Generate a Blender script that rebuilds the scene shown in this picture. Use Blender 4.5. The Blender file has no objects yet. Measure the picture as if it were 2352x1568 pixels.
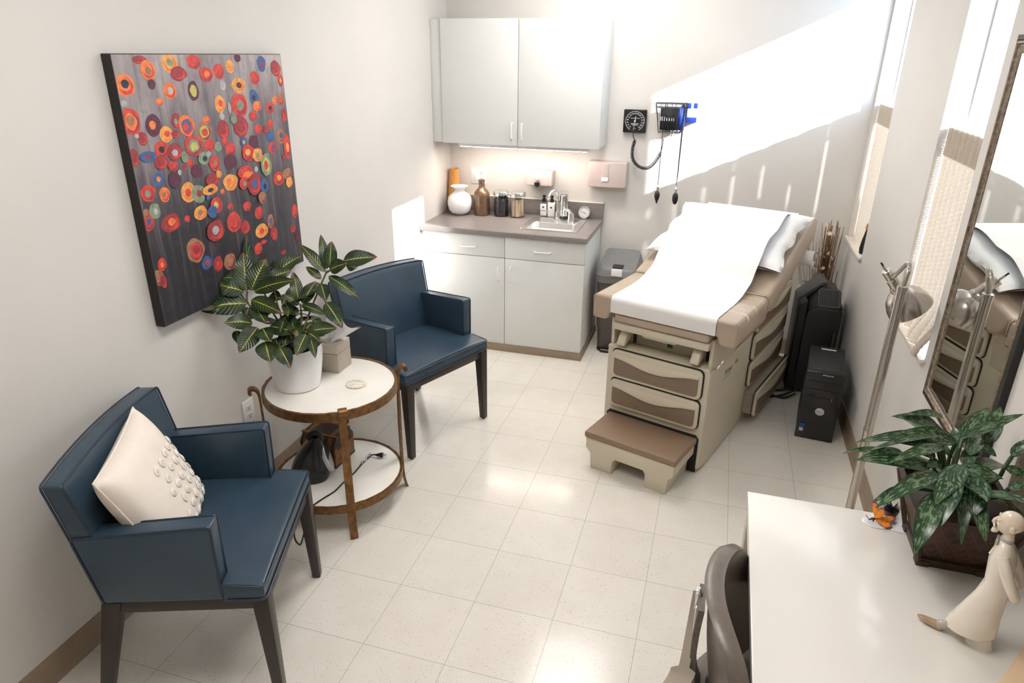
import bpy, bmesh, math, random
from mathutils import Vector, Matrix
random.seed(11)
S = bpy.context.scene
COL = S.collection
PI = math.pi
def lin(c):
    c /= 255.0
    return c / 12.92 if c <= 0.04045 else ((c + 0.055) / 1.055) ** 2.4
def rgb(r, g, b): return (lin(r), lin(g), lin(b), 1.0)

# ------------------------------------------------------------ materials
class NT:
    """small helper to write node expressions"""
    def __init__(s, name):
        s.m = bpy.data.materials.new(name); s.m.use_nodes = True
        s.t = s.m.node_tree; s.t.nodes.clear()
        s.out = s.t.nodes.new('ShaderNodeOutputMaterial')
    def n(s, typ, ins=None, **props):
        nd = s.t.nodes.new('ShaderNode' + typ)
        for k, v in props.items(): setattr(nd, k, v)
        for k, v in (ins or {}).items(): s.put(nd.inputs[k], v)
        return nd
    def put(s, sock, v):
        if isinstance(v, bpy.types.NodeSocket): s.t.links.new(v, sock)
        else: sock.default_value = v
    def math(s, op, a, b=0.0, c=0.0, clamp=False):
        nd = s.t.nodes.new('ShaderNodeMath'); nd.operation = op; nd.use_clamp = clamp
        s.put(nd.inputs[0], a); s.put(nd.inputs[1], b); s.put(nd.inputs[2], c)
        return nd.outputs[0]
    def ramp(s, v, lo, hi, a=0.0, b=1.0):
        nd = s.n('MapRange', {'Value': v, 'From Min': lo, 'From Max': hi, 'To Min': a, 'To Max': b}); nd.clamp = True
        return nd.outputs[0]
    def mix(s, f, a, b, mode='MIX'):
        nd = s.t.nodes.new('ShaderNodeMix'); nd.data_type = 'RGBA'; nd.blend_type = mode
        s.put(nd.inputs[0], f); s.put(nd.inputs[6], a); s.put(nd.inputs[7], b)
        return nd.outputs[2]
    def coord(s, kind='Object', scale=(1, 1, 1)):
        tc = s.n('TexCoord'); mp = s.n('Mapping', {'Vector': tc.outputs[kind]})
        mp.inputs['Scale'].default_value = scale
        return mp.outputs[0]
    def noise(s, vec, scale, detail=3, rough=0.5):
        return s.n('TexNoise', {'Vector': vec, 'Scale': scale, 'Detail': detail, 'Roughness': rough})
    def bsdf(s, **kw):
        nd = s.n('BsdfPrincipled')
        for k, v in kw.items(): s.put(nd.inputs[k.replace('_', ' ')], v)
        s.t.links.new(nd.outputs[0], s.out.inputs[0])
        return nd
    def bump(s, h, strength=0.2, dist=0.002):
        return s.n('Bump', {'Height': h, 'Strength': strength, 'Distance': dist}).outputs[0]

def mat(name, col, rough=0.5, metal=0.0, var=0.06, vscale=18, bump=0.0, bscale=120, bdist=0.001, coat=0.0, stretch=(1, 1, 1), sss=0.0, spec=0.5):
    n = NT(name); v = n.coord('Object', stretch)
    nz = n.noise(v, vscale, 4)
    dark = tuple(c * (1 - var * 2) for c in col[:3]) + (1,)
    lite = tuple(min(1, c * (1 + var * 1.2)) for c in col[:3]) + (1,)
    c = n.mix(n.ramp(nz.outputs[0], 0.3, 0.7), dark, lite)
    kw = dict(Base_Color=c, Roughness=rough, Metallic=metal, Coat_Weight=coat, Coat_Roughness=0.08)
    kw['Specular_IOR_Level'] = spec
    if bump: kw['Normal'] = n.bump(n.noise(v, bscale, 3).outputs[0], bump, bdist)
    b = n.bsdf(**{k: val for k, val in kw.items() if k != 'Specular_IOR_Level'})
    b.inputs['Specular IOR Level'].default_value = spec
    if sss: b.inputs['Subsurface Weight'].default_value = sss; b.inputs['Subsurface Radius'].default_value = (0.02, 0.015, 0.01)
    return n.m
def emit(name, col, strength):
    n = NT(name); e = n.n('Emission', {'Color': col, 'Strength': strength}); n.t.links.new(e.outputs[0], n.out.inputs[0]); return n.m

M = {}
M['wall'] = mat('painted wall', (0.69, 0.665, 0.63, 1), 0.75, var=0.012, vscale=3, bump=0.35, bscale=190, bdist=0.0022)
M['ceiling'] = mat('ceiling tile', (0.80, 0.79, 0.76, 1), 0.9, var=0.03, vscale=60)
M['base'] = mat('rubber cove base', rgb(150, 132, 112), 0.55, var=0.05)
M['white_frame'] = mat('white window vinyl', (0.82, 0.83, 0.85, 1), 0.35, var=0.01)
M['sill'] = mat('cream sill', (0.80, 0.75, 0.66, 1), 0.3, var=0.03)
M['lam'] = mat('pale grey laminate', (0.74, 0.755, 0.745, 1), 0.42, var=0.01, vscale=2)
M['lam_edge'] = mat('laminate gap', (0.05, 0.05, 0.05, 1), 0.8)
M['handle_white'] = mat('white plastic pull', (0.85, 0.85, 0.84, 1), 0.3, var=0.01)
M['blue_leather'] = mat('blue vinyl leather', rgb(52, 71, 87), 0.30, var=0.06, vscale=9, bump=0.12, bscale=420, bdist=0.0006)
M['blue_piping'] = mat('dark blue piping', rgb(36, 49, 65), 0.36, var=0.05, vscale=9)
M['espresso'] = mat('espresso wood', rgb(48, 40, 37), 0.4, var=0.12, vscale=14, stretch=(1, 1, 0.12))
M['bronze'] = mat('hammered bronze', (0.21, 0.105, 0.042, 1), 0.42, 0.7, var=0.2, vscale=40, bump=0.35, bscale=60, bdist=0.0015)
M['stone'] = mat('cream stone top', (0.86, 0.825, 0.765, 1), 0.28, var=0.03, vscale=7)
M['ceramic'] = mat('white ceramic', (0.86, 0.86, 0.86, 1), 0.28, var=0.008, coat=0.3)
M['soil'] = mat('dark soil', (0.03, 0.02, 0.014, 1), 0.95, var=0.4, vscale=160, bump=1, bscale=160, bdist=0.006)
M['taupe_lid'] = mat('taupe leather lid', rgb(190, 180, 168), 0.5, var=0.04, vscale=90, bump=0.2, bscale=300)
M['taupe_box'] = mat('taupe leather box', rgb(178, 166, 152), 0.45, var=0.04, vscale=90, bump=0.2, bscale=300)
M['tissue'] = mat('white tissue', (0.86, 0.86, 0.87, 1), 0.9, var=0.01, sss=0.1)
M['black'] = mat('black plastic', (0.012, 0.012, 0.013, 1), 0.22, var=0.1)
M['black_matte'] = mat('black matte plastic', (0.012, 0.012, 0.013, 1), 0.5, var=0.1)
M['char'] = mat('charcoal plastic', rgb(66, 66, 66), 0.45, var=0.05)
M['bin_lid'] = mat('mid grey plastic', rgb(118, 118, 119), 0.42, var=0.03)
M['bin_grey'] = mat('warm dark grey plastic', rgb(84, 80, 77), 0.45, var=0.03)
M['char_dark'] = mat('dark charcoal plastic', rgb(33, 33, 33), 0.5, var=0.05)
M['silver'] = mat('silver plastic', (0.55, 0.56, 0.58, 1), 0.3, 0.4, var=0.03)
M['chrome'] = mat('chrome', (0.86, 0.87, 0.88, 1), 0.08, 1.0, var=0.01)
M['steel'] = mat('brushed steel', (0.82, 0.81, 0.79, 1), 0.3, 1.0, var=0.04, vscale=60, stretch=(0.05, 1, 1))
M['nickel'] = mat('brushed nickel', (0.56, 0.52, 0.47, 1), 0.27, 1.0, var=0.05, vscale=80, stretch=(1, 1, 0.03))
M['counter'] = None
M['beige'] = mat('beige enamel', rgb(208, 199, 178), 0.42, var=0.02, vscale=6)
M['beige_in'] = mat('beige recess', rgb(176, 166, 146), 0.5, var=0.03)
M['brown_in'] = mat('brown drawer inset', rgb(132, 114, 94), 0.5, var=0.03)
M['tread'] = None
M['vinyl'] = mat('tan upholstery vinyl', rgb(182, 164, 145), 0.34, var=0.035, vscale=5, bump=0.1, bscale=350)
M['gap'] = mat('dark gap', (0.02, 0.018, 0.015, 1), 0.8)
M['paper'] = mat('exam paper', (0.84, 0.835, 0.825, 1), 0.7, var=0.008, vscale=4)
M['linen'] = mat('white pillowcase', (0.82, 0.82, 0.82, 1), 0.85, var=0.015, vscale=6, bump=0.15, bscale=60, bdist=0.003)
M['cream_cloth'] = mat('cream cotton', rgb(236, 226, 215), 0.9, var=0.02, vscale=12, bump=0.3, bscale=500)
M['cream_petal'] = mat('cream fabric petals', rgb(238, 231, 222), 0.9, var=0.03, vscale=40)
M['desk'] = mat('cream gloss desk top', (0.80, 0.775, 0.73, 1), 0.14, var=0.008, vscale=3, coat=0.35)
M['desk_leg'] = mat('putty desk leg', rgb(190, 180, 165), 0.4, var=0.02)
M['shell'] = mat('brown grey moulded shell', rgb(112, 102, 94), 0.33, var=0.05, vscale=60)
M['shell_dark'] = mat('grey chair support', rgb(120, 112, 102), 0.5, var=0.08, vscale=140)
M['porcelain'] = mat('glazed porcelain', (0.80, 0.73, 0.63, 1), 0.13, var=0.02, vscale=14, coat=0.6)
M['porcelain_skin'] = mat('glazed porcelain skin', (0.80, 0.68, 0.55, 1), 0.13, var=0.03, vscale=40, coat=0.6)
M['porcelain_grey'] = mat('glazed porcelain grey', (0.42, 0.40, 0.36, 1), 0.16, var=0.06, vscale=40, coat=0.6)
M['porcelain_tan'] = mat('glazed porcelain tan', (0.42, 0.29, 0.17, 1), 0.16, var=0.06, vscale=40, coat=0.6)
M['amber'] = mat('amber wood vase', rgb(214, 150, 78), 0.35, var=0.18, vscale=14, stretch=(1, 1, 0.25))
M['bronze_glaze'] = mat('bronze glaze', rgb(128, 104, 84), 0.3, 0.55, var=0.1, vscale=50)
M['black_bits'] = mat('black filling', (0.02, 0.02, 0.024, 1), 0.4, var=0.5, vscale=120)
M['wood_stick'] = mat('pale wooden stick', rgb(222, 198, 168), 0.6, var=0.06)
M['pink_white'] = mat('dispenser enamel', rgb(198, 184, 180), 0.35, var=0.02)
M['label'] = mat('white label', (0.85, 0.85, 0.85, 1), 0.5, var=0.01)
M['ink'] = mat('black ink', (0.01, 0.01, 0.012, 1), 0.6)
M['ink_grey'] = mat('grey ink', (0.12, 0.11, 0.10, 1), 0.6)
M['dial_white'] = mat('white dial print', (0.85, 0.85, 0.85, 1), 0.5, var=0.01)
M['cuff'] = mat('navy black cuff', (0.008, 0.010, 0.018, 1), 0.6, var=0.2)
M['blue_plastic'] = mat('cobalt blue', (0.02, 0.06, 0.42, 1), 0.4, var=0.08)
M['tube_dark'] = mat('dark rubber tube', (0.012, 0.014, 0.02, 1), 0.35)
M['green_light'] = mat('teal switch', (0.0, 0.07, 0.075, 1), 0.25)
M['mirror'] = None
M['frame_black'] = mat('black lacquer frame', (0.014, 0.012, 0.011, 1), 0.3, var=0.2)
M['frame_gold'] = mat('antique bronze frame', (0.26, 0.185, 0.115, 1), 0.42, 0.5, var=0.3, vscale=60, bump=0.5, bscale=120, bdist=0.002)
M['frame_silver'] = mat('antique silver frame', (0.42, 0.40, 0.37, 1), 0.3, 0.8, var=0.25, vscale=120)
M['stem_brown'] = mat('dried stem', rgb(128, 96, 68), 0.8, var=0.2)
M['seed'] = mat('papery seed disc', rgb(222, 204, 182), 0.6, var=0.08)
M['terracotta'] = mat('maroon pot', rgb(88, 42, 38), 0.4, var=0.08)
M['clear_disc'] = mat('pearly plastic wing', (0.80, 0.80, 0.83, 1), 0.18, var=0.03, coat=0.5)
M['orange'] = mat('orange wing', rgb(238, 140, 40), 0.4, var=0.15, vscale=120)
M['violet'] = mat('violet wing edge', rgb(120, 80, 95), 0.4, var=0.2, vscale=120)
M['agate'] = None
M['chest'] = mat('dark tooled leather', rgb(52, 38, 26), 0.5, var=0.3, vscale=90, bump=0.8, bscale=110, bdist=0.003)
M['chest_strap'] = mat('brass brown strap', rgb(140, 92, 50), 0.4, 0.4, var=0.25, vscale=60)
M['peach'] = mat('peach card', rgb(236, 208, 172), 0.6, var=0.02)
M['bag'] = mat('white bin liner', (0.8, 0.82, 0.86, 1), 0.35, var=0.03)
M['stem_green'] = mat('green stem', rgb(52, 78, 34), 0.45, var=0.15)
M['stem_bark'] = mat('croton bark stem', rgb(92, 88, 58), 0.6, var=0.2)
M['cork'] = mat('orange cap', rgb(205, 130, 70), 0.5)
M['light_diffuser'] = emit('fluorescent diffuser', (1.0, 0.95, 0.90, 1), 11.5)
M['strip_light'] = emit('under cabinet tube', (1.0, 0.87, 0.77, 1), 32.0)
M['twist'] = mat('clear cable tie', (0.6, 0.6, 0.62, 1), 0.2)

def m_floor():
    n = NT('vinyl composition tile'); T = 0.3048
    tc = n.n('TexCoord').outputs['Object']; sp = n.n('SeparateXYZ', {0: tc})
    x = n.math('DIVIDE', sp.outputs[0], T); y = n.math('DIVIDE', sp.outputs[1], T)
    def edge(a):
        fr = n.math('FRACT', n.math('ADD', a, 100.0))
        return n.math('MINIMUM', fr, n.math('SUBTRACT', 1.0, fr))
    e = n.math('MINIMUM', edge(x), edge(y))
    line = n.ramp(e, 0.0022, 0.0045, 1.0, 0.0)
    par = n.math('MODULO', n.math('ADD', n.math('ADD', n.math('FLOOR', x), n.math('FLOOR', y)), 100.0), 2.0)
    cA = n.n('Mapping', {'Vector': tc}); cA.inputs['Scale'].default_value = (70, 190, 1); cA.inputs['Rotation'].default_value = (0, 0, 0.12)
    cB = n.n('Mapping', {'Vector': tc}); cB.inputs['Scale'].default_value = (190, 80, 1); cB.inputs['Rotation'].default_value = (0, 0, -0.3)
    cc = n.n('Mix', data_type='VECTOR'); n.put(cc.inputs[0], par); n.put(cc.inputs[4], cA.outputs[0]); n.put(cc.inputs[5], cB.outputs[0])
    vo = n.n('TexVoronoi', {'Vector': cc.outputs[1], 'Scale': 1.0, 'Randomness': 1.0})
    rnd = n.n('SeparateXYZ', {0: vo.outputs['Color']})
    fl = n.math('MULTIPLY', n.ramp(vo.outputs['Distance'], 0.16, 0.26, 1.0, 0.0), n.math('GREATER_THAN', rnd.outputs[0], 0.72))
    fl2 = n.math('MULTIPLY', n.ramp(vo.outputs['Distance'], 0.2, 0.36, 1.0, 0.0), n.math('LESS_THAN', rnd.outputs[0], 0.3))
    cl = n.noise(tc, 9, 4).outputs[0]
    base = n.mix(n.ramp(cl, 0.3, 0.7), (0.77, 0.725, 0.655, 1), (0.81, 0.77, 0.71, 1))
    tile = n.n('TexWhiteNoise', {'Vector': n.n('CombineXYZ', {0: n.math('FLOOR', x), 1: n.math('FLOOR', y)}).outputs[0]}, noise_dimensions='2D')
    base = n.mix(n.math('MULTIPLY', tile.outputs[0], 0.12), base, (0.60, 0.56, 0.50, 1))
    base = n.mix(n.math('MULTIPLY', fl2, 0.35), base, (0.86, 0.83, 0.78, 1))
    base = n.mix(n.math('MULTIPLY', fl, 0.6), base, (0.30, 0.25, 0.21, 1))
    base = n.mix(n.math('MULTIPLY', line, 0.55), base, (0.20, 0.17, 0.14, 1))
    rg = n.ramp(n.noise(tc, 5, 3).outputs[0], 0.3, 0.7, 0.13, 0.22)
    b = n.bsdf(Base_Color=base, Roughness=rg)
    n.put(b.inputs['Normal'], n.bump(n.math('SUBTRACT', n.noise(tc, 14, 2).outputs[0], line), 0.05, 0.002))
    return n.m
M['floor'] = m_floor()

def m_counter():
    n = NT('speckled laminate counter'); v = n.coord()
    a = n.noise(v, 420, 2).outputs[0]; b2 = n.noise(v, 900, 1).outputs[0]
    c = n.mix(n.ramp(a, 0.38, 0.62), (0.145, 0.125, 0.115, 1), (0.27, 0.245, 0.235, 1))
    c = n.mix(n.ramp(b2, 0.62, 0.7), c, (0.48, 0.45, 0.43, 1))
    n.bsdf(Base_Color=c, Roughness=0.3); return n.m
M['counter'] = m_counter()

def m_tread():
    n = NT('textured step tread'); v = n.coord()
    vo = n.n('TexVoronoi', {'Vector': v, 'Scale': 130.0, 'Randomness': 0.0})
    c = n.mix(n.ramp(vo.outputs['Distance'], 0.2, 0.6), rgb(156, 130, 106), rgb(132, 108, 88))
    n.bsdf(Base_Color=c, Roughness=0.45, Normal=n.bump(vo.outputs['Distance'], 0.5, 0.003)); return n.m
M['tread'] = m_tread()

def m_mirror():
    n = NT('mirror glass'); n.bsdf(Base_Color=(0.80, 0.81, 0.79, 1), Metallic=1.0, Roughness=0.015); return n.m
M['mirror'] = m_mirror()

def m_glass(name, tint=(1, 1, 1, 1), refl=1.0):
    n = NT(name); fc = n.n('LayerWeight', {'Blend': 0.5}).outputs['Facing']; fr = n.math('ADD', 0.03, n.math('MULTIPLY', n.math('POWER', fc, 4.0), 0.6))
    tr = n.n('BsdfTransparent', {'Color': tint}); gl = n.n('BsdfGlossy', {'Color': (1, 1, 1, 1), 'Roughness': 0.02})
    mx = n.n('MixShader', {0: n.math('MULTIPLY', fr, refl), 1: tr.outputs[0], 2: gl.outputs[0]})
    n.t.links.new(mx.outputs[0], n.out.inputs[0]); return n.m
M['glass'] = m_glass('window glass', (0.97, 0.98, 1, 1))
M['jar_glass'] = m_glass('jar glass', (0.985, 0.99, 0.99, 1))
M['lamp_glass'] = m_glass('smoky lamp shade', (0.80, 0.76, 0.72, 1), 1.2)

def m_knit():
    n = NT('cable knit curtain'); uv = n.n('TexCoord').outputs['UV']; sp = n.n('SeparateXYZ', {0: uv})
    u, v = sp.outputs[0], sp.outputs[1]
    ob = n.coord()
    rib = n.math('FRACT', n.math('MULTIPLY', u, 8.0))
    d = n.math('ABSOLUTE', n.math('SUBTRACT', rib, 0.5))
    chev = n.math('SINE', n.math('MULTIPLY', n.math('ADD', n.math('MULTIPLY', v, 62.0), n.math('MULTIPLY', d, 2.2)), 2 * PI))
    fuzz = n.noise(ob, 260, 4).outputs[0]
    c = n.mix(n.ramp(fuzz, 0.3, 0.75), rgb(206, 191, 172), rgb(230, 219, 204))
    c = n.mix(n.ramp(d, 0.36, 0.5, 0.0, 0.6), c, rgb(150, 128, 106))
    h = n.math('ADD', n.math('MULTIPLY', chev, 0.22), n.math('MULTIPLY', fuzz, 1.3))
    nrm = n.bump(h, 0.7, 0.004)
    df = n.n('BsdfDiffuse', {'Color': c, 'Normal': nrm}); tl = n.n('BsdfTranslucent', {'Color': c, 'Normal': nrm})
    mx = n.n('MixShader', {0: 0.07, 1: df.outputs[0], 2: tl.outputs[0]})
    gap = n.math('MULTIPLY', n.math('MULTIPLY', n.ramp(d, 0.435, 0.455), n.ramp(v, 0.26, 0.34)), n.ramp(n.noise(n.n('CombineXYZ', {0: n.math('MULTIPLY', n.math('FLOOR', n.math('ADD', n.math('MULTIPLY', u, 8.0), 0.5)), 3.37), 1: n.math('MULTIPLY', v, 2.6)}).outputs[0], 1.3, 1).outputs[0], 0.45, 0.53))
    thread = n.math('GREATER_THAN', n.math('SINE', n.math('MULTIPLY', v, 620.0)), -0.1)
    tr = n.n('BsdfTransparent')
    m2 = n.n('MixShader', {0: n.math('MULTIPLY', n.math('MULTIPLY', gap, thread), 0.75), 1: mx.outputs[0], 2: tr.outputs[0]})
    n.t.links.new(m2.outputs[0], n.out.inputs[0]); return n.m
M['knit'] = m_knit()

def m_croton():
    n = NT('croton leaf'); uv = n.n('TexCoord').outputs['UV']; sp = n.n('SeparateXYZ', {0: uv})
    u, s = sp.outputs[0], sp.outputs[1]; ob = n.coord()
    d = n.math('ABSOLUTE', n.math('SUBTRACT', u, 0.5))
    nz = n.noise(ob, 22, 3).outputs[0]
    g = n.mix(n.ramp(nz, 0.35, 0.65), (0.004, 0.016, 0.007, 1), (0.013, 0.042, 0.015, 1))
    w = n.math('SINE', n.math('MULTIPLY', n.math('SUBTRACT', n.math('MULTIPLY', s, 11.0), n.math('MULTIPLY', d, 5.0)), 2 * PI))
    vein = n.math('MULTIPLY', n.ramp(w, 0.86, 0.98), n.ramp(d, 0.46, 0.2))
    vein = n.math('MULTIPLY', vein, n.ramp(n.noise(ob, 9, 1).outputs[0], 0.38, 0.6, 0.15, 0.85))
    g = n.mix(vein, g, (0.36, 0.42, 0.06, 1))
    mid = n.ramp(d, 0.012, 0.036, 1.0, 0.0)
    g = n.mix(n.math('MULTIPLY', mid, 0.85), g, (0.56, 0.56, 0.07, 1))
    tip = n.math('MULTIPLY', n.ramp(n.math('ADD', s, n.math('MULTIPLY', nz, 0.2)), 0.98, 1.10), 0.9)
    g = n.mix(tip, g, (0.28, 0.06, 0.02, 1))
    b = n.bsdf(Base_Color=g, Roughness=0.3, Normal=n.bump(w, 0.25, 0.003))
    return n.m
M['croton'] = m_croton()

def m_agla():
    n = NT('variegated aglaonema leaf'); uv = n.n('TexCoord').outputs['UV']; sp = n.n('SeparateXYZ', {0: uv})
    u, s = sp.outputs[0], sp.outputs[1]; ob = n.coord()
    d = n.math('ABSOLUTE', n.math('SUBTRACT', u, 0.5))
    wv = n.n('CombineXYZ', {0: n.math('ADD', n.math('MULTIPLY', d, 3.4), n.math('MULTIPLY', s, -2.2)), 1: n.math('MULTIPLY', s, 3.4), 2: n.n('SeparateXYZ', {0: ob}).outputs[0]}).outputs[0]
    nz = n.noise(wv, 2.4, 5, 0.6).outputs[0]
    patch = n.math('MULTIPLY', n.ramp(nz, 0.50, 0.555), n.ramp(d, 0.48, 0.38))
    g = n.mix(n.ramp(n.noise(ob, 12, 2).outputs[0], 0.3, 0.7), (0.012, 0.044, 0.018, 1), (0.028, 0.078, 0.034, 1))
    g = n.mix(n.math('MULTIPLY', patch, 0.75), g, (0.24, 0.36, 0.20, 1))
    g = n.mix(n.ramp(d, 0.012, 0.03, 0.5, 0.0), g, (0.12, 0.2, 0.08, 1))
    n.bsdf(Base_Color=g, Roughness=0.27); return n.m
M['agla'] = m_agla()

def m_basket():
    n = NT('woven dark basket'); tc = n.coord()
    sp = n.n('SeparateXYZ', {0: tc})
    h = n.math('ADD', sp.outputs[0], sp.outputs[1])
    a = n.math('MULTIPLY', n.math('ADD', h, sp.outputs[2]), 30.0); b = n.math('MULTIPLY', n.math('SUBTRACT', h, sp.outputs[2]), 30.0)
    fa = n.math('ABSOLUTE', n.math('SUBTRACT', n.math('FRACT', n.math('ADD', a, 50.0)), 0.5)); fb = n.math('ABSOLUTE', n.math('SUBTRACT', n.math('FRACT', n.math('ADD', b, 50.0)), 0.5))
    e = n.math('MAXIMUM', fa, fb)
    cell = n.n('TexWhiteNoise', {'Vector': n.n('CombineXYZ', {0: n.math('FLOOR', a), 1: n.math('FLOOR', b)}).outputs[0]}, noise_dimensions='2D').outputs[0]
    c = n.mix(cell, (0.022, 0.011, 0.006, 1), (0.085, 0.036, 0.016, 1))
    c = n.mix(n.ramp(n.noise(n.coord('Object', (1, 1, 8)), 60, 3).outputs[0], 0.35, 0.7, 0, 0.5), c, (0.05, 0.03, 0.02, 1))
    c = n.mix(n.ramp(e, 0.455, 0.49, 0, 0.9), c, (0.13, 0.08, 0.045, 1))
    n.bsdf(Base_Color=c, Roughness=0.5, Normal=n.bump(n.math('SUBTRACT', 1.0, e), 0.6, 0.004)); return n.m
M['basket'] = m_basket()
M['basket_trim'] = mat('dark basket trim', (0.045, 0.022, 0.012, 1), 0.45, var=0.25, vscale=30)

def m_agate():
    n = NT('pale agate slice'); v = n.coord()
    nz = n.noise(v, 26, 4).outputs[0]
    c = n.mix(n.ramp(nz, 0.46, 0.54), (0.80, 0.75, 0.68, 1), (0.72, 0.60, 0.42, 1))
    c = n.mix(n.ramp(nz, 0.54, 0.62), c, (0.82, 0.80, 0.77, 1))
    n.bsdf(Base_Color=c, Roughness=0.15); return n.m
M['agate'] = m_agate()

def m_canvas():
    n = NT('painted canvas ground'); tc = n.n('TexCoord').outputs['Object']; sp = n.n('SeparateXYZ', {0: tc})
    z = sp.outputs[2]
    st = n.n('Mapping', {'Vector': tc}); st.inputs['Scale'].default_value = (1, 34, 2.2)
    st2 = n.n('Mapping', {'Vector': tc}); st2.inputs['Scale'].default_value = (1, 9, 3.0)
    a = n.noise(st.outputs[0], 1.0, 5, 0.65).outputs[0]; b = n.noise(st2.outputs[0], 1.0, 3).outputs[0]; f = n.noise(tc, 30, 4).outputs[0]
    t = n.math('ADD', n.ramp(z, -0.42, 0.45), n.math('MULTIPLY', n.math('SUBTRACT', b, 0.5), 1.1))
    c = n.mix(n.ramp(t, 0.22, 0.62), rgb(46, 46, 54), rgb(98, 89, 97))
    c = n.mix(n.ramp(t, 0.62, 1.15), c, rgb(182, 172, 172))
    c = n.mix(n.math('MULTIPLY', n.ramp(a, 0.5, 0.72, 0, 0.75), n.ramp(t, 0.1, 0.6, 0.3, 1.0)), c, rgb(146, 136, 136))
    c = n.mix(n.ramp(a, 0.5, 0.26, 0, 0.6), c, rgb(52, 48, 56))
    c = n.mix(n.ramp(f, 0.5, 0.75, 0, 0.3), c, rgb(88, 74, 76))
    n.bsdf(Base_Color=c, Roughness=0.5, Normal=n.bump(a, 0.2, 0.002)); return n.m
M['canvas'] = m_canvas()
M['canvas_side'] = mat('black canvas edge', rgb(34, 28, 26), 0.6, var=0.1)
for k, c in dict(R=(214, 70, 62), C=(160, 54, 62), O=(244, 130, 72), A=(240, 164, 84), Y=(196, 188, 100), G=(134, 150, 124), B=(62, 96, 150), N=(44, 46, 62), P=(92, 44, 66), T=(170, 118, 92), S=(178, 178, 178)).items():
    M['p' + k] = mat('flower paint ' + k, rgb(*c), 0.5, var=0.14, vscale=55)

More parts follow.
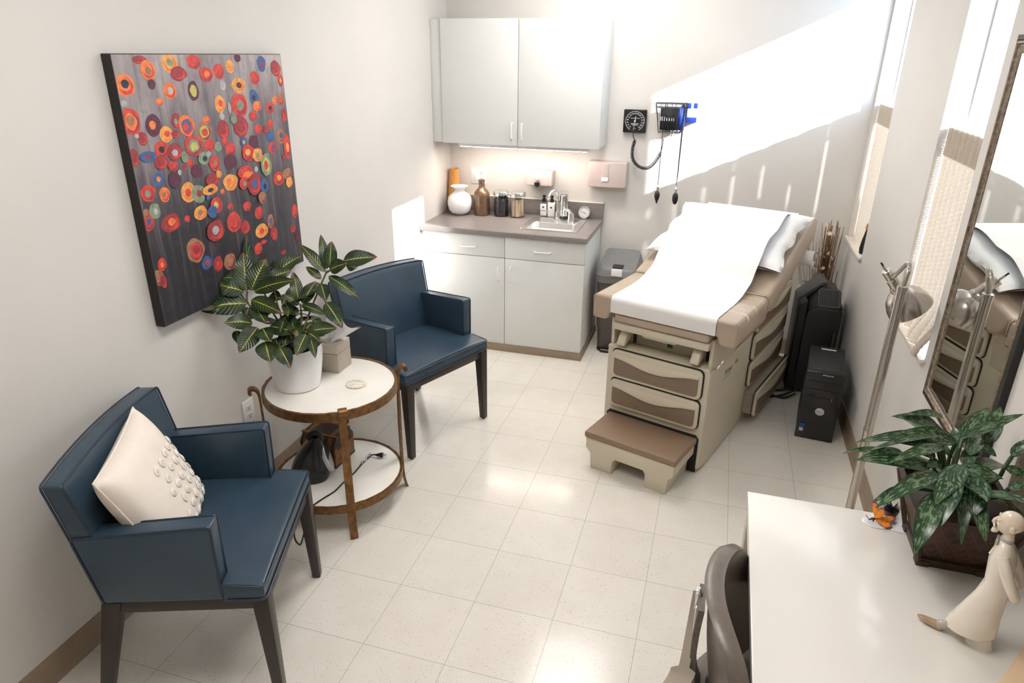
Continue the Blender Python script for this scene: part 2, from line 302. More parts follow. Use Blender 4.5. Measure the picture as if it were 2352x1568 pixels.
# ------------------------------------------------------------ mesh building
class MB:
    def __init__(s): s.bm = bmesh.new(); s.uvl = None
    def add(s, t, Mx=None, mi=0):
        if Mx is not None: t.transform(Mx)
        for f in t.faces: f.material_index = mi
        me = bpy.data.meshes.new('tmp'); t.to_mesh(me); t.free()
        s.bm.from_mesh(me); bpy.data.meshes.remove(me); return s
    def box(s, x0, x1, y0, y1, z0, z1, bev=0.0, seg=2, Mx=None, mi=0):
        t = bmesh.new(); bmesh.ops.create_cube(t, size=1.0)
        for v in t.verts:
            v.co = Vector((x0 + (v.co.x + .5) * (x1 - x0), y0 + (v.co.y + .5) * (y1 - y0), z0 + (v.co.z + .5) * (z1 - z0)))
        if bev: bmesh.ops.bevel(t, geom=t.edges[:], offset=bev, segments=seg, affect='EDGES', profile=0.5)
        return s.add(t, Mx, mi)
    def prism(s, pts, axis, a0, a1, bev=0.0, seg=2, Mx=None, mi=0, pts2=None):
        """pts: outline in the two other axes (x:(y,z) y:(x,z) z:(x,y)); pts2 an optional other outline at a1"""
        t = bmesh.new()
        def P(p, a): return {'x': (a, p[0], p[1]), 'y': (p[0], a, p[1]), 'z': (p[0], p[1], a)}[axis]
        A = [t.verts.new(P(p, a0)) for p in pts]; B = [t.verts.new(P(p, a1)) for p in (pts2 or pts)]
        n = len(pts); t.faces.new(A[::-1]); t.faces.new(B)
        for i in range(n): t.faces.new((A[i], A[(i + 1) % n], B[(i + 1) % n], B[i]))
        bmesh.ops.recalc_face_normals(t, faces=t.faces[:])
        if bev: bmesh.ops.bevel(t, geom=t.edges[:], offset=bev, segments=seg, affect='EDGES', profile=0.5)
        return s.add(t, Mx, mi)
    def lathe(s, prof, seg=32, Mx=None, mi=0, sx=1.0, sy=1.0, cap0=True, cap1=True):
        t = bmesh.new(); rings = []
        for r, z in prof:
            rings.append([t.verts.new((max(r, 1e-4) * sx * math.cos(2 * PI * i / seg), max(r, 1e-4) * sy * math.sin(2 * PI * i / seg), z)) for i in range(seg)])
        for a, b in zip(rings, rings[1:]):
            for i in range(seg): t.faces.new((a[i], a[(i + 1) % seg], b[(i + 1) % seg], b[i]))
        if cap0: t.faces.new(rings[0][::-1])
        if cap1: t.faces.new(rings[-1])
        return s.add(t, Mx, mi)
    def tube(s, pts, r, seg=8, Mx=None, mi=0, closed=False, flat=1.0):
        pts = [Vector(p) for p in pts]; n = len(pts)
        rs = r if isinstance(r, (list, tuple)) else [r] * n
        t = bmesh.new(); rings = []; nrm = None
        for i in range(n):
            if closed: d = pts[(i + 1) % n] - pts[i - 1]
            else: d = pts[min(i + 1, n - 1)] - pts[max(i - 1, 0)]
            d.normalize()
            if nrm is None:
                nrm = d.cross(Vector((0, 0, 1)))
                if nrm.length < 1e-3: nrm = d.cross(Vector((1, 0, 0)))
            nrm = nrm - d * nrm.dot(d); nrm.normalize(); bn = d.cross(nrm)
            rings.append([t.verts.new(pts[i] + (nrm * math.cos(2 * PI * k / seg) + bn * math.sin(2 * PI * k / seg) * flat) * rs[i]) for k in range(seg)])
        lst = list(zip(rings, rings[1:])) + ([(rings[-1], rings[0])] if closed else [])
        for a, b in lst:
            for k in range(seg): t.faces.new((a[k], a[(k + 1) % seg], b[(k + 1) % seg], b[k]))
        if not closed: t.faces.new(rings[0][::-1]); t.faces.new(rings[-1])
        bmesh.ops.recalc_face_normals(t, faces=t.faces[:])
        return s.add(t, Mx, mi)
    def ball(s, c, r, seg=20, Mx=None, mi=0, fn=None):
        t = bmesh.new(); bmesh.ops.create_uvsphere(t, u_segments=seg, v_segments=max(6, seg // 2 + 2), radius=1.0)
        r = (r, r, r) if not isinstance(r, (tuple, list)) else r
        for v in t.verts:
            if fn: v.co = fn(v.co)
            v.co = Vector((c[0] + v.co.x * r[0], c[1] + v.co.y * r[1], c[2] + v.co.z * r[2]))
        return s.add(t, Mx, mi)
    def grid(s, fn, nu, nv, Mx=None, mi=0):
        """fn(u,v) -> point, u,v in 0..1; keeps uv"""
        t = bmesh.new(); uvl = t.loops.layers.uv.new('UVMap')
        V = [[t.verts.new(fn(i / nu, j / nv)) for j in range(nv + 1)] for i in range(nu + 1)]
        for i in range(nu):
            for j in range(nv):
                f = t.faces.new((V[i][j], V[i + 1][j], V[i + 1][j + 1], V[i][j + 1]))
                for l, (a, b) in zip(f.loops, ((i, j), (i + 1, j), (i + 1, j + 1), (i, j + 1))): l[uvl].uv = (a / nu, b / nv)
        return s.add(t, Mx, mi)
    def loft(s, rings, Mx=None, mi=0, cap=True):
        t = bmesh.new(); R = [[t.verts.new(p) for p in r] for r in rings]; n = len(R[0])
        for a, b in zip(R, R[1:]):
            for i in range(n): t.faces.new((a[i], a[(i + 1) % n], b[(i + 1) % n], b[i]))
        if cap: t.faces.new(R[0][::-1]); t.faces.new(R[-1])
        bmesh.ops.recalc_face_normals(t, faces=t.faces[:])
        return s.add(t, Mx, mi)
    def text(s, txt, size, Mx, mi=0, ext=0.0002, align='CENTER'):
        cu = bpy.data.curves.new('t', 'FONT'); cu.body = txt; cu.size = size; cu.align_x = align; cu.align_y = 'CENTER'; cu.extrude = ext; cu.resolution_u = 3
        ob = bpy.data.objects.new('t', cu); COL.objects.link(ob)
        me = bpy.data.meshes.new_from_object(ob.evaluated_get(bpy.context.evaluated_depsgraph_get()))
        bpy.data.objects.remove(ob); bpy.data.curves.remove(cu)
        t = bmesh.new(); t.from_mesh(me); bpy.data.meshes.remove(me)
        return s.add(t, Mx, mi)
    def build(s, name, mats, parent=None, sharp=38, subsurf=0):
        me = bpy.data.meshes.new(name); s.bm.to_mesh(me); s.bm.free()
        for m in (mats if isinstance(mats, (list, tuple)) else [mats]): me.materials.append(M[m] if isinstance(m, str) else m)
        for p in me.polygons: p.use_smooth = True
        me.set_sharp_from_angle(angle=math.radians(sharp))
        o = bpy.data.objects.new(name, me); COL.objects.link(o)
        if parent is not None: o.parent = parent
        if subsurf:
            md = o.modifiers.new('sub', 'SUBSURF'); md.levels = subsurf; md.render_levels = subsurf
        return o
def tag(o, label, cat, group=None):
    o['label'] = label; o['category'] = cat
    if group: o['group'] = group
    return o
def thing(name, label, cat, loc=(0, 0, 0), rz=0.0, group=None):
    o = bpy.data.objects.new(name, None); COL.objects.link(o); o.empty_display_size = 0.05
    o.location = loc; o.rotation_euler = (0, 0, math.radians(rz)); return tag(o, label, cat, group)
def struct(o): o['kind'] = 'structure'; return o
def T(x, y, z): return Matrix.Translation((x, y, z))
def Rx(a): return Matrix.Rotation(math.radians(a), 4, 'X')
def Ry(a): return Matrix.Rotation(math.radians(a), 4, 'Y')
def Rz(a): return Matrix.Rotation(math.radians(a), 4, 'Z')
def copy_tree(o, parent=None):
    c = o.copy(); COL.objects.link(c)
    if parent is not None: c.parent = parent
    for ch in [x for x in bpy.data.objects if x.parent == o]: copy_tree(ch, c)
    return c
def rrect(x0, x1, z0, z1, r, n=5):
    out = []
    for cx, cz, a0 in ((x1 - r, z0 + r, -90), (x1 - r, z1 - r, 0), (x0 + r, z1 - r, 90), (x0 + r, z0 + r, 180)):
        for i in range(n + 1):
            a = math.radians(a0 + 90 * i / n); out.append((cx + r * math.cos(a), cz + r * math.sin(a)))
    return out
def round_path(P, r, n=4):
    P = [Vector(p) for p in P]; out = [P[0]]
    for i in range(1, len(P) - 1):
        a = (P[i - 1] - P[i]); c = (P[i + 1] - P[i]); k = min(r, a.length * .45, c.length * .45)
        p0 = P[i] + a.normalized() * k; p1 = P[i] + c.normalized() * k
        for j in range(n + 1):
            t = j / n; out.append(p0 * (1 - t) ** 2 + P[i] * (2 * t * (1 - t)) + p1 * t * t)
    out.append(P[-1]); return out
def smooth_path(P, n=6):
    P = [Vector(p) for p in P]; out = []
    for i in range(len(P) - 1):
        a = P[max(i - 1, 0)]; b = P[i]; c = P[i + 1]; d = P[min(i + 2, len(P) - 1)]
        for k in range(n):
            t = k / n
            out.append(0.5 * ((2 * b) + (c - a) * t + (2 * a - 5 * b + 4 * c - d) * t * t + (3 * b - a - 3 * c + d) * t ** 3))
    out.append(P[-1]); return out
CROTON = [(-0.5125, 0.1297, 1.0879, -0.6048, 0.1585, 1.2164, 0.0322, 0.554, -0.6337, 0.5399), (-0.4861, 0.0369, 1.0131, -0.5326, 0.1077, 1.1547, 0.0388, 0.5315, -0.6749, 0.5119), (-0.4697, 0.0429, 1.0155, -0.437, 0.1255, 1.1301, 0.0399, 0.4166, -0.7897, 0.4504), (-0.4575, 0.0456, 1.0133, -0.2913, 0.094, 1.0623, 0.0329, 0.0645, -0.8106, 0.582), (-0.4957, 0.034, 1.013, -0.6055, -0.0459, 1.0603, 0.0403, 0.6196, -0.4871, 0.6154), (-0.4802, 0.0186, 0.9671, -0.608, -0.1268, 0.9807, 0.0496, 0.5885, -0.4551, 0.6682), (-0.4502, 0.0139, 0.9878, -0.3015, -0.0024, 0.9527, 0.0338, 0.1156, -0.6188, 0.777), (-0.5841, 0.0585, 1.0516, -0.6682, -0.022, 1.0802, 0.0287, 0.6435, -0.4526, 0.6173), (-0.4283, 0.1287, 1.054, -0.332, 0.2235, 1.1274, 0.0316, 0.3198, -0.7613, 0.5641), (-0.4436, 0.1485, 1.0838, -0.3915, 0.1694, 1.096, 0.0225, 0.1716, -0.7798, 0.602), (-0.4197, 0.1072, 1.0507, -0.3512, 0.1623, 1.0781, 0.0304, 0.3291, -0.7158, 0.6159), (-0.4342, -0.0193, 0.901, -0.5054, -0.0993, 0.922, 0.0348, 0.6408, -0.3992, 0.6557), (-0.4007, -0.0356, 0.8926, -0.4278, -0.1334, 0.8171, 0.0378, 0.4392, -0.6223, 0.648), (-0.3754, -0.0387, 0.8943, -0.3165, -0.0822, 0.8582, 0.0343, 0.2123, -0.4371, 0.874), (-0.3542, -0.0196, 0.8976, -0.2314, -0.0224, 0.8849, 0.034, 0.0633, -0.6474, 0.7595), (-0.3535, -0.0635, 0.8486, -0.2986, -0.1189, 0.7881, 0.0412, 0.3666, -0.496, 0.7871), (-0.2828, -0.0712, 0.8345, -0.2142, -0.1122, 0.7717, 0.0316, 0.3671, -0.5428, 0.7554), (-0.4261, -0.0007, 0.9639, -0.3573, -0.036, 0.9139, 0.0323, 0.306, -0.5271, 0.7928), (-0.5052, -0.0334, 0.8656, -0.4807, -0.0684, 0.8206, 0.0186, 0.4678, -0.5552, 0.6877), (-0.2754, 0.0825, 0.9735, -0.3317, 0.146, 1.0794, 0.0238, 0.4502, -0.6397, 0.6231), (-0.2629, 0.0842, 0.969, -0.23, 0.1515, 1.0485, 0.0271, 0.3546, -0.7809, 0.5143), (-0.2742, 0.0788, 0.9643, -0.3186, 0.0518, 1.0104, 0.0184, 0.7539, -0.4877, 0.4403), (-0.2112, 0.0244, 0.8747, -0.0996, 0.0641, 0.8894, 0.0323, 0.1642, -0.7129, 0.6818), (-0.206, 0.0026, 0.8732, -0.205, -0.0801, 0.8129, 0.0284, 0.417, -0.532, 0.7369), (-0.1885, 0.004, 0.8643, -0.1355, -0.0534, 0.8006, 0.0183, 0.3461, -0.5359, 0.7701), (-0.2109, 0.0235, 0.8725, -0.1433, 0.0001, 0.8505, 0.0216, 0.0813, -0.5479, 0.8326), (-0.2647, 0.0817, 0.9644, -0.1644, 0.0959, 0.9285, 0.0199, 0.3401, -0.6257, 0.7021), (-0.3441, 0.0355, 0.9131, -0.241, 0.0271, 0.8753, 0.0326, 0.2305, -0.6026, 0.764), (-0.2088, 0.1922, 1.0753, -0.336, 0.2212, 1.1765, 0.0235, 0.3823, -0.6421, 0.6645), (-0.2031, 0.199, 1.087, -0.258, 0.2613, 1.2148, 0.0198, 0.4591, -0.705, 0.5405), (-0.1887, 0.1954, 1.0947, -0.1949, 0.2388, 1.1979, 0.0265, 0.4458, -0.8154, 0.3693), (-0.1825, 0.1841, 1.0906, -0.1059, 0.1983, 1.1224, 0.0304, -0.0523, -0.8595, 0.5084), (-0.1444, 0.2311, 1.1202, -0.0152, 0.2864, 1.1327, 0.0349, 0.2496, -0.7268, 0.6399), (-0.1394, 0.2425, 1.0912, -0.098, 0.2651, 1.0888, 0.021, 0.3923, -0.6476, 0.6533), (-0.2225, 0.1768, 1.0495, -0.3003, 0.1939, 1.0898, 0.0172, 0.2463, -0.6254, 0.7404), (-0.1896, 0.1818, 1.0644, -0.0506, 0.1763, 0.9828, 0.0237, 0.3677, -0.6443, 0.6706), (-0.1704, 0.1142, 0.9745, -0.0783, 0.0706, 0.8896, 0.0327, 0.359, -0.6123, 0.7044), (-0.2146, 0.161, 1.0339, -0.1707, 0.1151, 0.9768, 0.0264, 0.3512, -0.5796, 0.7353), (-0.2225, 0.1607, 1.0385, -0.2341, 0.116, 0.996, 0.0168, 0.4005, -0.6837, 0.61), (-0.4119, 0.083, 0.9903, -0.3553, 0.0821, 0.9755, 0.0241, 0.1852, -0.6384, 0.7471), (-0.4333, 0.0406, 0.9596, -0.4581, -0.001, 0.9074, 0.026, 0.3618, -0.8052, 0.4697), (-0.3445, 0.0813, 0.9663, -0.3096, 0.0715, 0.9202, 0.0229, 0.5438, -0.6367, 0.5467), (-0.3289, 0.0982, 0.9942, -0.3411, 0.0586, 0.9637, 0.0208, 0.4301, -0.6301, 0.6466), (-0.3962, 0.0454, 0.9194, -0.4519, 0.0645, 0.9493, 0.0232, 0.2404, -0.5501, 0.7997), (-0.3, 0.0744, 0.9203, -0.3405, 0.0982, 0.9503, 0.0204, 0.2772, -0.5363, 0.7972), (-0.4815, 0.0318, 0.9465, -0.4848, 0.0047, 0.9129, 0.023, 0.4576, -0.714, 0.5298), (-0.331, -0.0218, 0.8509, -0.3115, -0.0451, 0.8361, 0.0197, 0.2492, -0.3631, 0.8978), (-0.2833, -0.0151, 0.8597, -0.2764, -0.0481, 0.8312, 0.0173, 0.4224, -0.539, 0.7288), (-0.2207, 0.0903, 0.9025, -0.1823, 0.078, 0.874, 0.0205, 0.3456, -0.5962, 0.7246), (-0.2615, 0.0536, 0.8464, -0.2303, 0.1028, 0.8859, 0.0212, 0.3419, -0.7101, 0.6155)]
CSTEM = [[(-0.2856, 0.0169, 0.8307), (-0.3696, 0.0062, 0.9153), (-0.47, 0.0196, 0.9626), (-0.4837, 0.0376, 1.0131)], [(-0.2778, 0.0253, 0.8446), (-0.3649, 0.0467, 0.9012), (-0.4253, 0.0807, 0.9683), (-0.5125, 0.1297, 1.0879)], [(-0.2587, 0.031, 0.8448), (-0.2575, 0.0596, 0.9092), (-0.2701, 0.0821, 0.969)], [(-0.2504, 0.0376, 0.854), (-0.2423, 0.0919, 0.9208), (-0.2213, 0.1488, 1.0106), (-0.2025, 0.1972, 1.0823)], [(-0.2581, 0.0292, 0.8402), (-0.2159, 0.023, 0.8747)], [(-0.2969, 0.0195, 0.8444), (-0.3555, -0.0366, 0.8854)], [(-0.2082, 0.1903, 1.0706), (-0.1444, 0.2311, 1.1202)], [(-0.2719, 0.023, 0.8354), (-0.2828, -0.0712, 0.8345)], [(-0.2213, 0.1488, 1.0106), (-0.1704, 0.1142, 0.9745)], [(-0.47, 0.0196, 0.9626), (-0.5841, 0.0585, 1.0516)], [(-0.2969, 0.0195, 0.8444), (-0.3471, 0.0447, 0.9361), (-0.4283, 0.1287, 1.054)]]
AGLA = [(1.9234, -0.42, 1.0774, 1.8064, -0.4993, 1.1053, 0.0091, 0.5003, -0.4862, 0.7165), (1.9146, -0.4325, 1.0549, 1.7832, -0.5071, 1.1032, 0.0141, 0.5462, -0.5572, 0.6255), (1.943, -0.4839, 1.0475, 1.7967, -0.5549, 1.0882, 0.0199, 0.4642, -0.5641, 0.6829), (1.8869, -0.5035, 1.0666, 1.6928, -0.6059, 1.0686, 0.0123, 0.2844, -0.5241, 0.8027), (1.8821, -0.5239, 1.075, 1.7026, -0.6492, 1.0663, 0.0069, 0.2785, -0.4577, 0.8444), (1.9086, -0.499, 1.0363, 1.7763, -0.5606, 1.0634, 0.0173, 0.4064, -0.5539, 0.7267), (1.9059, -0.5284, 1.0485, 1.7596, -0.6507, 1.05, 0.0128, 0.3291, -0.3833, 0.863), (1.82, -0.5314, 1.0228, 1.7098, -0.615, 1.0362, 0.0117, 0.4108, -0.4114, 0.8136), (1.8925, -0.5334, 0.9945, 1.6917, -0.6317, 1.0362, 0.0154, 0.4114, -0.5248, 0.7452), (1.8951, -0.5744, 1.0026, 1.7399, -0.7154, 0.9673, 0.0186, 0.1484, -0.391, 0.9084), (1.8372, -0.5787, 0.9547, 1.7481, -0.6549, 0.9448, 0.0109, 0.2242, -0.3793, 0.8977), (1.8862, -0.6218, 0.9779, 1.8339, -0.7386, 0.8761, 0.024, -0.2103, -0.5871, 0.7817), (1.9195, -0.5721, 1.0172, 1.8828, -0.6987, 0.9339, 0.0269, -0.1985, -0.4978, 0.8443), (1.9799, -0.5414, 0.9942, 1.9489, -0.6496, 0.9236, 0.0358, -0.2154, -0.49, 0.8447), (1.9574, -0.5625, 0.9873, 1.9417, -0.6801, 0.8847, 0.0141, -0.2441, -0.6192, 0.7463), (1.9397, -0.5296, 0.9969, 2.0446, -0.5346, 0.9916, 0.0155, 0.0067, -0.6585, 0.7526), (1.9649, -0.4477, 1.0377, 2.0388, -0.3656, 1.0971, 0.0173, -0.1036, -0.5206, 0.8475), (1.9664, -0.4547, 1.0465, 2.0952, -0.4104, 1.1115, 0.0128, -0.1688, -0.6261, 0.7612), (2.0406, -0.4042, 1.0078, 2.0725, -0.3361, 1.0898, 0.0195, -0.2791, -0.6828, 0.6753), (2.0087, -0.4401, 1.0251, 2.0521, -0.4481, 1.0032, 0.0102, 0.149, -0.7971, 0.5852), (1.9629, -0.4457, 1.0176, 2.0083, -0.3651, 1.0674, 0.0133, -0.1283, -0.4676, 0.8746), (1.963, -0.4547, 1.0229, 1.9515, -0.4213, 1.0553, 0.0123, -0.2126, -0.7174, 0.6634), (1.9784, -0.5331, 0.9886, 1.98, -0.6117, 0.8596, 0.0289, -0.255, -0.8269, 0.5012), (1.9263, -0.4568, 1.0173, 1.9003, -0.4203, 1.0667, 0.0114, -0.116, -0.827, 0.5501), (1.9702, -0.4639, 0.9971, 2.028, -0.4309, 1.0071, 0.0125, 0.14, -0.504, 0.8523), (1.9004, -0.5118, 1.0127, 1.8456, -0.5416, 1.0337, 0.0127, 0.5417, -0.545, 0.6399), (1.9686, -0.4992, 0.9951, 1.9964, -0.4828, 1.0135, 0.011, -0.1709, -0.5943, 0.7858), (1.7736, -0.5242, 1.0191, 1.674, -0.595, 1.0286, 0.0062, 0.3889, -0.4379, 0.8106), (1.9112, -0.5133, 1.0019, 1.8708, -0.5578, 1.0054, 0.0131, 0.3625, -0.2582, 0.8955), (1.9246, -0.5548, 0.9756, 1.8762, -0.5821, 0.972, 0.0151, 0.2073, -0.4789, 0.853), (1.95, -0.5393, 0.9936, 1.9846, -0.5659, 0.9612, 0.0151, -0.0491, -0.7982, 0.6004), (2.0792, -0.4578, 1.0143, 2.1069, -0.441, 1.0596, 0.0119, -0.4256, -0.7321, 0.5319), (2.0564, -0.4928, 1.0015, 2.1125, -0.496, 0.9817, 0.011, 0.1831, -0.7454, 0.641), (2.0627, -0.5292, 0.9657, 2.1044, -0.5211, 0.9816, 0.011, -0.1824, -0.5964, 0.7817)]
ASTEM = [[(1.943, -0.5347, 0.9314), (1.9296, -0.5189, 0.9766), (1.9103, -0.4977, 1.0382)], [(1.946, -0.5314, 0.9369), (1.9472, -0.5096, 0.9859), (1.9649, -0.4567, 1.0428)], [(1.943, -0.5347, 0.9314), (1.9383, -0.4905, 0.9838), (1.9432, -0.4846, 1.0457)], [(1.9448, -0.5342, 0.9314), (1.9534, -0.477, 0.9785), (1.9668, -0.4445, 1.0177)], [(1.9392, -0.5359, 0.9314), (1.9216, -0.5197, 0.9802), (1.8869, -0.5035, 1.0666)], [(1.9486, -0.533, 0.9314), (1.9803, -0.4689, 0.9787), (2.0406, -0.4042, 1.0078)], [(1.943, -0.5347, 0.9314), (1.8972, -0.5745, 1.0009)], [(1.9463, -0.5321, 0.935), (1.9195, -0.5721, 1.0172)], [(1.9467, -0.5336, 0.9314), (1.9436, -0.5292, 0.9952)], [(1.9392, -0.5359, 0.9314), (1.888, -0.6213, 0.9779)], [(1.958, -0.5302, 0.9315), (1.9799, -0.5414, 0.9942)], [(1.9587, -0.5324, 0.9261), (2.0448, -0.492, 0.9595), (2.0564, -0.4928, 1.0015), (2.0792, -0.4578, 1.0143)], [(1.9592, -0.5338, 0.9225), (2.0385, -0.5368, 0.9392), (2.0627, -0.5292, 0.9657)], [(1.9392, -0.5359, 0.9314), (1.8925, -0.5334, 0.9945)], [(1.9392, -0.5359, 0.9314), (1.8372, -0.5787, 0.9547)], [(1.9467, -0.5336, 0.9314), (1.9574, -0.5625, 0.9873)]]
